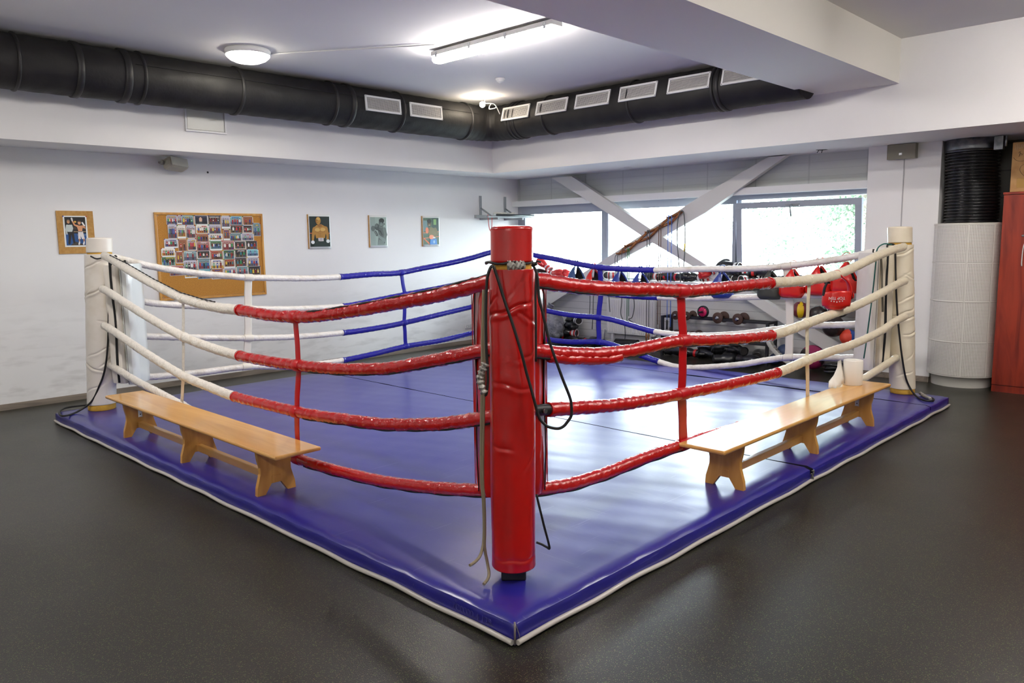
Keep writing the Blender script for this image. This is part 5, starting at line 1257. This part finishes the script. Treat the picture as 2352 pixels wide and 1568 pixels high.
sg = [(1253, 640, 'black', 95, 'black glove at the left end of the ledge, under the red and white glove', 0, 0, 0, 7.1),
 (1272, 640, 'red', -80, 'red glove with white cuff lying near the left end of the ledge', 0, 10, 0, 7.02),
 (1290, 640, 'redcuff', 250, 'red glove with white wrist strap, right of the white-cuffed red glove', 0, 0, 0, 7.12),
 (1250, 615, 'red', 100, 'red glove with white cuff topping the pile at the left ledge end', .12, 0, -35, 7.06),
 (1388, 640, 'blackwhite', 60, 'black glove with white wrist strap behind the blue strap', 0, 0, 0, 7.1),
 (1412, 640, 'white', -60, 'white glove with red cuff between two blue headguards', 0, 0, 0, 7.04),
 (1504, 638, 'redblack', 80, 'black glove with red cuff, first glove right of the blue headguards', 0, 0, 0, 7.1),
 (1526, 638, 'black', -70, 'plain black glove, second right of the blue headguards', 0, 0, 0, 7.04),
 (1547, 638, 'redcuff', 100, 'red glove behind the blue jump rope handles', 0, 0, 0, 7.12),
 (1562, 638, 'blackred', -100, 'black glove with red strap left of the white and black glove', 0, 0, 0, 7.03),
 (1602, 638, 'blackwhite', 88, 'large black glove with white strap lying flat in the middle of the ledge', 0, 0, 0, 7.05),
 (1632, 638, 'white', -85, 'white glove with red cuff pointing right in the middle of the ledge', 0, 0, 0, 7.1),
 (1690, 638, 'blackwhite', 30, 'black and white glove right of the lone blue headguard', 0, 0, 0, 7.08),
 (1712, 638, 'redblack', -20, 'black glove with red cuff under the dark headguard pile', 0, 30, 0, 7.04),
 (1735, 638, 'blackwhite', 100, 'black glove with white strap, left of the dark grey headguard', 0, 0, 0, 7.1),
 (1758, 638, 'blackred', 70, 'black glove with red strap behind the dark grey headguard', 0, 0, 0, 7.12),
 (1795, 640, 'blackwhite', -90, 'black glove with white strap between the dark grey and red headguards', 0, 0, 0, 7.06),
 (1850, 640, 'blackwhite', 80, 'black glove with white strap behind the first red headguard', 0, 0, 0, 7.06),
 (1900, 640, 'red', 90, 'red glove with white cuff behind the second red headguard', 0, 0, 0, 7.08),
 (1652, 606, 'redblack', -40, 'black glove with red cuff on top of the pile left of the window post', .13, 0, -25, 7.06),
 (1640, 620, 'redcuff', 130, 'red glove in the pile under the topmost black glove', .065, 0, 10, 7.1),
 (1684, 606, 'blackwhite', 85, 'black glove with white strap crosswise on top of the pile, by the window post', .15, 0, 0, 7.07),
 (1672, 622, 'black', -95, 'black glove supporting the two topmost gloves on the ledge', .075, 0, 0, 7.05),
 (1702, 618, 'redblack', 95, 'black glove with red cuff just right of the window post, upper layer', .085, 0, 0, 7.1),
 (1740, 622, 'blackred', -75, 'black glove with red strap in the upper layer left of the dark grey headguard', .09, 10, 0, 7.08)]
for (px, py, kd, yaw, lb, dz, rx, ry, X) in sg: shelf_glove(px, py, kd, yaw, lb, dz, rx, ry, X)
# black gloves on the floor under the dumbbell rack
for (px, py, X, yaw, dz, rx, kd, lb) in ((1712, 815, 6.85, -100, 0, 0, 'black', 'large black glove lying on the floor at the right end below the dumbbell rack'),
   (1700, 800, 6.98, 60, .09, 0, 'black', 'black glove on top of the pile at the right end below the dumbbell rack'), (1655, 815, 6.85, -50, 0, 40, 'black', 'black glove on the floor in the middle, cuff up, below the dumbbell rack'),
   (1630, 805, 7.0, 80, .0, 0, 'black', 'black glove on the floor left of the cuff-up glove below the rack'), (1668, 800, 7.0, 110, .08, 30, 'black', 'black glove leaning on the pile in the middle below the rack'),
   (1592, 803, 6.95, 90, 0, 0, 'blackred', 'black glove with red strap on the floor behind the red strap of the ring'), (1545, 800, 6.95, -80, 0, 0, 'black', 'black glove at the left end below the dumbbell rack'),
   (1750, 805, 7.05, 20, .06, -60, 'black', 'black glove tipped against the right rack leg'), (1622, 785, 7.05, -90, .1, 0, 'black', 'black glove in the back row on top of the floor pile')):
    p = on_x(px, py, X); put_glove(kd, (X, p.y, .002+dz), (math.radians(rx), 0, math.radians(yaw)), lb, 'black boxing gloves on the floor under the dumbbell rack')
# black mitts piled beside the grey bag
for (px, py, X, yaw, dz, rx, ry, kd, lb) in ((1302, 778, 6.98, -80, 0, 0, 0, 'blackred', 'black mitt with red strap on the floor against the grey bag'), (1330, 778, 7.0, 90, 0, 0, 0, 'black', 'black mitt on the floor in the middle of the corner pile'),
   (1352, 778, 7.0, -60, 0, 0, 0, 'blackred', 'black mitt with red strap at the right end of the corner pile'), (1312, 755, 7.0, 100, .11, 0, 0, 'redblack', 'black mitt with red cuff in the second layer of the corner pile'),
   (1305, 740, 7.04, -110, .21, 0, 0, 'blackwhite', 'black mitt with white strap high in the corner pile'), (1322, 722, 7.05, 70, .3, 0, 0, 'blackwhite', 'topmost black mitt with white strap of the corner pile'),
   (1288, 765, 7.1, 40, .06, 20, 0, 'black', 'black mitt half behind the grey bag'), (1375, 778, 7.05, 80, 0, 0, 0, 'black', 'black mitt on the floor behind the blue strap of the ring')):
    p = on_x(px, py, X); put_glove(kd, (X, p.y, .002+dz), (math.radians(rx), math.radians(ry), math.radians(yaw)), lb, 'black mitts piled in the window corner')
# grey bag
p = on_x(1258, 752, 6.7); t = thing('grey_bag', 'crumpled grey plastic sack on the floor in the window corner, behind the red post', 'sack', (p.x, p.y, 0))
BAGM = mat('grey_plastic_film', rgb(150, 152, 156), .35, bump=(22, 1, .03, 5), coat=.2, var=(9, rgb(120, 124, 130), .4, .6))
MB().ball((p.x, p.y, .27), .27, 40, 28, (.8, .95, 1), df=lambda d: (1+.06*math.sin(d.x*11+d.z*7)+.05*math.sin(d.y*17-d.z*9)+.03*math.sin(d.z*31+d.y*13))*(1 if d.z > -.6 else .9)).build('sack', BAGM, t)
MB().tube(catmull([(p.x, p.y, .5), (p.x+.01, p.y-.02, .56), (p.x+.03, p.y-.05, .62)], 5), [.05+.008*math.sin(i*2) for i in range(11)], 12, rf=lambda i, k, q: 1+.2*math.sin(k*2.1+i*.3)).build('gathered_neck', BAGM, t)
# white barrel/box on the floor behind the red post
# ---- headguards
HG = {}
def headguard(col, dark):
    """hangs upside down: chin strap over the rope at the origin, crown at the bottom, open face towards -X"""
    t = thing('headguard', 'x', 'headguard', (0, 0, 0), 'headguards hanging on the ring ropes')
    m = MB(); na, nt = 40, 18; rows = []
    for j in range(nt+1):
        u = j/nt; row = []
        for i in range(na):
            th = 2*PI*i/na; face = max(0, math.cos(th-PI))            # 1 facing -X
            side = abs(math.sin(th))
            ztop = -.035 if side > .5 else -.035-.12*(1-side/.5)**1.2 if face > 0 else -.035-.10*(1-side/.5)
            if face > 0: ztop = -.035-.16*min(1, max(0, (.93-side)/.14)); ztop = max(ztop, -.2)
            elif side < .75: ztop = -.12-.05*(1-side)
            z = -.30+(ztop+.30)*u; k = min(1, max(0, (-.035-z)/.15)); rr_ = .030+(.112-.030)*k**.62
            if z < -.26: rr_ *= 1-.22*((-.26-z)/.04)**2
            row.append(m.bm.verts.new((rr_*1.12*math.cos(th)*(1 if k > .5 else .5+k), rr_*.95*math.sin(th), z)))
        rows.append(row)
    for j in range(nt):
        for i in range(na):
            f = m.bm.faces.new((rows[j][i], rows[j][(i+1) % na], rows[j+1][(i+1) % na], rows[j+1][i])); f.smooth = True
    o = m.build('padded_shell', [col, dark], t); md = o.modifiers.new('th', 'SOLIDIFY'); md.thickness = .02; md.offset = -1; md.material_offset = 1
    m = MB(); m.ball((0, 0, -.272), .085, 20, 10, (1.05, .9, .32)); m.build('crown_lining', dark, t)
    ring = [(.043*math.sin(a*.262)*.35, .041*math.cos(a*.262), -.002+.044*math.sin(a*.262)-.004) for a in range(-3, 16)]
    MB().tube([(0, -.041*math.cos(a*.2244), .041*math.sin(a*.2244)) for a in range(0, 15)], .014, 8, squash=(.16, 1), upv=(0, 0, 1)).build('chin_strap', dark if col is not HRED and col is not HBLU else col, t) if False else None
    MB().tube([(.043*math.cos(a*.2618), 0, .0+.043*math.sin(a*.2618)) for a in range(-4, 17)], .013, 8, squash=(.2, 1), upv=(0, 0, 1)).build('chin_strap', col, t)
    for s_ in (-1, 1):
        m = MB(); m.lathe([(.026, 0), (.024, .008), (.012, .01), (0, .006)], (.0, s_*.1, -.19), 16, axis=V((0, s_, -.25)), cap=False); m.build('ear_pad', col, t)
    MB().tube([(-.105, .05, -.212), (-.112, 0, -.21), (-.105, -.05, -.212)], .012, 10).build('brow_roll', col, t)
    return t
HRED = mat('red_headguard_leather', rgb(204, 26, 18), .3, bump=(30, .25, .003, 4), coat=.3); HBLU = mat('blue_headguard_leather', rgb(34, 54, 138), .38, bump=(30, .25, .003, 4))
HBL2 = mat('dark_blue_headguard_leather', rgb(44, 72, 118), .42, bump=(30, .25, .003, 4)); HGRN = mat('dark_grey_headguard_leather', rgb(56, 58, 52), .5, bump=(30, .25, .003, 4)); HDK = mat('black_lining', rgb(26, 26, 28), .8)
def hang(col, key, p, yaw, label, sc=1):
    if key not in HG: HG[key] = g = headguard(col, HDK)
    else: g = copy_tree(HG[key])
    g['label'] = label; g.location = p; g.rotation_euler = (0, 0, yaw); g.scale = (sc, sc, sc); return g
def rope_at(side, ri, x):
    dense, pts3, rad = rope_lines[side][ri]; k = min(range(len(dense)), key=lambda i: abs(dense[i].x-x)); return pts3[k]
for (x, col, key, yaw, lb, sc) in ((1324, HBL2, 'b2', 1.45, 'dark blue headguard on the far rope, leftmost of all the headguards', 1.0), (1364, HRED, 'r', 1.35, 'red headguard on the blue part of the far rope, beside the dark blue one', 1.0),
     (1428, HBLU, 'b', 1.5, 'blue headguard on the far rope just right of the blue strap', 1.0), (1475, HBLU, 'b', 1.3, 'blue headguard hanging by the end of the blue rope sleeve', 1.0),
     (1662, HBLU, 'b', 1.4, 'single blue headguard on the white part of the far rope', 1.05), (1767, HGRN, 'g', 1.5, 'dark grey headguard on the white part of the far rope', 1.1),
     (1823, HRED, 'r', 1.65, 'red headguard with a vent hole, first right of the dark grey one', 1.1), (1882, HRED, 'r', 1.5, 'red headguard, second right of the dark grey one', 1.1), (1947, HRED, 'r', 1.7, 'red headguard half hidden behind the cream corner cushion', 1.15)):
    p = rope_at('far right', 0, x); hang(col, key, tuple(p), yaw, lb, sc)
MB().box(-.001, .001, -.011, .011, -.016, .016, 0, rot=Matrix.Rotation(.2, 3, 'X'), at=(-.098, -.03, -.235)).build('sticker', mat('red_white_label', rgb(190, 120, 130), .5), HG['b2'])
# big red headguard on the near rope, lettering upside down on the brow
p = rope_at('near right', 0, 1922)
t = thing('headguard', 'large red headguard lettered TOP TEN hanging upside down on the near right rope', 'headguard', tuple(p), 'headguards hanging on the ring ropes')
L0 = V(p); ex = V((.69, -.724, 0)); ey = V((.72, .69, 0)); ez = V((0, 0, 1))       # ex: image right, ey: away
def loc(a, b, c): return L0+ex*a+ey*b+ez*c
m = MB(); rows = []
for j in range(9):                                                               # brow band, closed ring
    u = j/8; z = -.285+.125*u; row = []
    for i in range(48):
        th = 2*PI*i/48; fr = max(0, -math.sin(th)); ra, rb = .128, .10; zz = z+(.018*fr*u if fr > 0 else -.02*u)
        row.append(m.bm.verts.new(loc(.02+ra*math.cos(th)*(1-.06*(u-.5)**2*4), .02+rb*math.sin(th)*(1-.06*(u-.5)**2*4), zz)))
    rows.append(row)
for j in range(8):
    for i in range(48): f = m.bm.faces.new((rows[j][i], rows[j][(i+1) % 48], rows[j+1][(i+1) % 48], rows[j+1][i])); f.smooth = True
o = m.build('brow_band', HRED, t); md = o.modifiers.new('th', 'SOLIDIFY'); md.thickness = .03
for s_, w in ((1, .05), (-1, .03)):                                              # cheek pieces rising to the rope
    P = [loc(.02+s_*.118, .02, -.19), loc(.02+s_*.112, .015, -.12), loc(.02+s_*.085, .01, -.06), loc(.0+s_*.042, .0, -.01), loc(s_*.02, 0, .038)]
    pts = catmull([tuple(q) for q in P], 6)
    MB().tube(pts, [w*(1-.66*i/(len(pts)-1)) for i in range(len(pts))], 12, squash=(.30, 1), upv=ex).build('cheek_piece', HRED if s_ > 0 else HDK, t)
MB().tube([tuple(loc(.042*math.cos(a*.26), 0, .041*math.sin(a*.26))) for a in range(0, 13)], .016, 8, squash=(.2, 1), upv=(0, 0, 1)).build('chin_strap', HRED, t)
m = MB(); m.ball(loc(.02, .03, -.285), .1, 24, 12, (1.12, .9, .42), df=lambda d: 1+.06*math.sin(d.x*13+d.y*7)); m.build('crown_pad', HRED, t)
MB().lathe([(.034, 0), (.03, .01), (.012, .012), (0, .008)], tuple(loc(.148, .0, -.19)), 18, axis=ex, cap=False).build('ear_pad', HRED, t)
fm = Matrix((-ex, -ez, -ey)).transposed()
text('TOP TEN', .036, GWHT, t, tuple(loc(-.02, -.088, -.205)-V(t.location)), fm, 'lettering', .0012)
for i in range(5):
    c = loc(-.07+.025*i, -.0895+.0006*abs(i-2), -.235+.004*(abs(i-2)-1)); m = MB(); P = []
    for k in range(10): a_ = PI/2+k*PI/5; q = .0075 if k % 2 == 0 else .0033; P.append(c+ex*q*math.cos(a_)-ez*q*math.sin(a_))
    m.prism(P, -ey*.002); m.build('star', GWHT, t)

t.scale = (.84, .84, .84)
# ---- dumbbell rack
XF, XB = 6.9, 7.12
t = thing('dumbbell_rack', 'low black steel dumbbell rack under the window ledge', 'rack', (7.0, 3.05, 0))
RKM = mat('black_rack_steel', rgb(30, 30, 34), .4, bump=(60, .2, .001)); ya, yb = on_x(1767, 741, XF).y, on_x(1519, 727, XF).y
for y in (ya+.02, yb-.02):
    for x in (XF, XB): MB().box(x-.015, x+.015, y-.018, y+.018, 0, .545, .002).build('leg', RKM, t)
    MB().box(XF+.015, XB-.015, y-.015, y+.015, .515, .545, .002).build('crossbar', RKM, t)
for z in (.53, .26):
    for x in (XF+.045, XB-.045): MB().box(x-.012, x+.012, ya+.03, yb-.03, z-.015, z+.015, .002).build('rail', RKM, t)
BRP = mat('rusty_brown_plate', rgb(72, 50, 42), .6, .2, bump=(60, .3, .002)); CHR = mat('chrome', rgb(200, 200, 205), .15, 1)
def dumbbell(rp, half, label, mp=None):
    t = thing('dumbbell', label, 'dumbbell', (0, 0, 0), 'dumbbells on the rack'); mp = mp or BRP
    MB().tube([(-half-.045, 0, 0), (half+.045, 0, 0)], .0125, 12).build('bar', CHR, t)
    for s_ in (-1, 1):
        MB().lathe([(.013, -.011), (rp*.92, -.012), (rp, -.007), (rp, .007), (rp*.92, .012), (.013, .011)], (s_*half, 0, 0), 36, axis=V((1, 0, 0)), cap=False).build('plate', mp, t)
        m = MB(); m.lathe([(.013, 0), (.028, 0), (.028, .014), (.016, .016), (.016, .026), (.0125, .026)], (s_*(half+.012), 0, 0), 6, axis=V((s_, 0, 0)), cap=False); m.build('collar_nut', CHR, t)
    return t
d0 = dumbbell(.072, .082, 'brown plate dumbbell, rightmost on the top of the rack')
def dpos(px, py, X=7.01): return on_x(px, py, X).y
zt_d = .545+.0125
d0.location = (7.01, on_x(1692, 733, XF).y, zt_d)
for px, lb in ((1646, 'brown plate dumbbell, second from the right on the top of the rack'), (1574, 'brown plate dumbbell partly behind the red ring strap'), (1549, 'small brown plate dumbbell, leftmost on the top of the rack')):
    c = copy_tree(d0, label=lb); c.location = (7.01, on_x(px, 727, XF).y, zt_d)
    if px < 1600: c.scale = (1, .82, .82); c.location.z = .545+.0105
for px, lb in ((1552, 'brown plate dumbbell, leftmost on the lower rails'), (1588, 'brown plate dumbbell, second on the lower rails'), (1656, 'brown plate dumbbell, third on the lower rails'), (1690, 'brown plate dumbbell at the right end of the lower rails')):
    c = copy_tree(d0, label=lb); c.location = (7.01, on_x(px, 770, XF).y, .275+.0125)
wheel_y = on_x(1612, 727, XF).y
t = thing('ab_wheel', 'pink and black exercise wheel resting on the dumbbell rack', 'exercise wheel', (6.93, wheel_y, .57))
PINK = mat('hot_pink_plastic', rgb(232, 40, 110), .4)
MB().lathe([(.062, -.018), (.076, -.018), (.08, -.012), (.08, .012), (.076, .018), (.062, .018)], (6.93, wheel_y, .625), 40, axis=V((1, 0, 0)), cap=False).build('tyre', BLACKP, t)
MB().lathe([(0, -.012), (.068, -.012), (.068, .012), (0, .012)], (6.93, wheel_y, .625), 40, axis=V((1, 0, 0)), cap=False).build('hub', PINK, t)
m = MB()
for k in range(12): a_ = k*PI/6; m.tube([V((6.916, wheel_y, .625))+V((0, math.cos(a_), math.sin(a_)))*.014, V((6.916, wheel_y, .625))+V((0, math.cos(a_), math.sin(a_)))*.062], .0022, 5)
m.build('spokes', mat('dark_pink_plastic', rgb(150, 20, 70), .4), t)
for s_ in (-1, 1): MB().tube([(6.93+s_*.012, wheel_y, .625), (6.93+s_*.02, wheel_y, .625), (6.93+s_*.11, wheel_y, .625)], [.01, .0125, .013], 12).build('handle', BLACKP, t)

# ---- balls piled on the brace and on the floor by the pillar
def ball_(px, py, r_px, X, mats, label, axis=None, z=None, floor=False, panels=0):
    p = on_x(px, py, X); dd = float((RC @ (np.array(p)-CP))[2]); r = r_px*dd/F
    if floor: p.z = r
    t = thing('medicine_ball', label, 'ball', tuple(p), 'medicine balls by the white pillar')
    m = MB(); m.ball(p, r, 32, 20)
    if panels:
        for f in m.bm.faces:
            c = f.calc_center_median()-p
            a_ = math.atan2(c.dot(axis[1]), c.dot(axis[0])); f.material_index = int((a_+PI)/(2*PI)*panels) % len(mats)
    m.build('ball_skin', mats, t)
    MB().lathe([(0, .0005), (.005, .0005), (.006, 0)], tuple(p+V((-.6, -.55, .58)).normalized()*(r)), 12, axis=V((-.6, -.55, .58)), cap=False).build('valve', BLACKP, t); return t
BM = mat('maroon_rubber', rgb(104, 36, 44), .5, bump=(120, .3, .002)); BY = mat('yellow_rubber', rgb(222, 184, 20), .45, bump=(120, .3, .002)); BK = mat('scuffed_black_leather', rgb(40, 34, 34), .35, bump=(14, .5, .008, 4), var=(16, rgb(70, 54, 48), .5, .7))
BB = mat('blue_rubber', rgb(36, 74, 150), .5, bump=(120, .3, .002)); BR = mat('orange_red_rubber', rgb(212, 66, 44), .5, bump=(120, .3, .002)); BN = mat('dull_navy_rubber', rgb(46, 62, 96), .55, bump=(80, .3, .002)); BG = mat('magenta_rubber', rgb(150, 40, 90), .45)
ball_(1839, 711, 19.5, 6.96, [BM, BY, BM, BM, BM, BY], 'maroon and yellow ball resting high on the white brace', axis=(V((.75, -.6, .0)), V((.6, .75, .1))), panels=9)
ball_(1880, 722, 21, 6.98, [BK], 'scuffed black ball right of the maroon and yellow ball')
ball_(1927, 706, 24, 7.02, [BK], 'dark ball behind the large red headguard')
ball_(1914, 749, 25, 6.9, [BK], 'large scuffed black ball in the middle of the ball pile')
ball_(1948, 774, 18.5, 6.93, [BR, BB], 'orange-red and blue ball beside the cream corner cushion', axis=(V((0, .3, 1)), V((.6, -.7, 0))), panels=2)
ball_(1803, 808, 18, 7.06, [BN], 'navy ball on the floor right of the dumbbell rack')
ball_(1780, 822, 13, 7.1, [BN], 'small navy ball on the floor beside the right rack leg', floor=True)
ball_(1866, 820, 28, 7.0, [BG, BK, BK, BG], 'black and magenta ball low beside the curved white runner', axis=(V((0, 0, 1)), V((.6, -.7, 0))), panels=8)
# coil of black hose on the floor
p = on_x(1914, 838, 6.86); t = thing('coiled_hose', 'black coiled hose lying on the floor below the ball pile', 'hose', (6.86, p.y, 0))
for k, (rr_, zz) in enumerate(((.11, .035), (.10, .07), (.118, .105))):
    MB().tube([(6.9+rr_*math.cos(a_*.2618)*.75, p.y+rr_*math.sin(a_*.2618), zz+.01*math.sin(a_*.5+k)) for a_ in range(24)], .016, 10, closed=True).build('coil', FLEX, t)
# curved white plastic runner
WR = mat('scuffed_white_plastic', rgb(206, 204, 196), .45, bump=(30, .3, .002))
t = thing('curved_runner', 'curved white plastic runner on the floor between rack and balls', 'runner', tuple(on_x(1790, 820, 6.86)))
c_ = [tuple(on_x(a, b, 6.86)) for a, b in ((1762, 778), (1766, 790), (1776, 804), (1788, 816), (1800, 826), (1815, 835), (1830, 841))]
MB().tube(catmull(c_, 6), .02, 10, squash=(.35, 1.3), upv=(1, 0, 0)).build('runner_edge', WR, t)
c2 = [(x+.12, y, z) for x, y, z in c_]; cm_ = catmull(c_, 6); cn_ = catmull(c2, 6); m = MB()
for i in range(len(cm_)-1): f = m.quad(cm_[i], cm_[i+1], cn_[i+1], cn_[i]); f.smooth = True
o = m.build('runner_panel', WR, t); md = o.modifiers.new('th', 'SOLIDIFY'); md.thickness = .006

# ================================================================== OUTSIDE
GRASS = mat('pale_gravel_ground', rgb(120, 124, 122), .9, bump=(6, .4, .05), var=(3, rgb(135, 138, 132), .4, .6))
o = struct(MB().box(7.7, 60, -30, 45, -1.3, -1.0).build('ground_outside', GRASS))
LEAF = mat('pale_leaves', rgb(76, 98, 76), .7, spec=.2, var=(1.2, rgb(124, 138, 120), .35, .6)); BARK = mat('grey_bark', rgb(120, 110, 96), .8)
def tree(x, y, h, r, seed, label):
    rr_ = random.Random(seed); t = thing('tree', label, 'tree', (x, y, -1.0), 'trees outside the windows')
    MB().tube([(x, y, -1.0), (x+.1, y, h*.4-1), (x, y+.1, h*.8-1)], [.16, .12, .05], 8).build('trunk', BARK, t)
    m = MB(); cl_ = [(rr_.uniform(-1, 1)*r*.7, rr_.uniform(-1, 1)*r*.7, rr_.uniform(.25, 1)*h, rr_.uniform(.35, .6)*r) for _ in range(26)]
    for k in range(15000):
        c = cl_[rr_.randrange(len(cl_))]; d = V((rr_.gauss(0, 1), rr_.gauss(0, 1), rr_.gauss(0, 1))).normalized(); q = V((x+c[0], y+c[1], c[2]-1))+d*c[3]*rr_.uniform(.75, 1.05)
        a = V((rr_.uniform(-1, 1), rr_.uniform(-1, 1), rr_.uniform(-1, 1))).normalized(); b = a.cross(d).normalized() if abs(a.dot(d)) < .98 else V((0, 0, 1)); s_ = rr_.uniform(.03, .065)
        m.quad(q-a*s_, q-b*s_*.6, q+a*s_, q+b*s_*.6)
    m.build('foliage', LEAF, t)
tree(15.5, 4.3, 5.0, 1.5, 1, 'leafy tree outside the right window, at its right side')
tree(19.5, 7.6, 6.2, 1.9, 2, 'leafy tree outside the right window, near its middle')
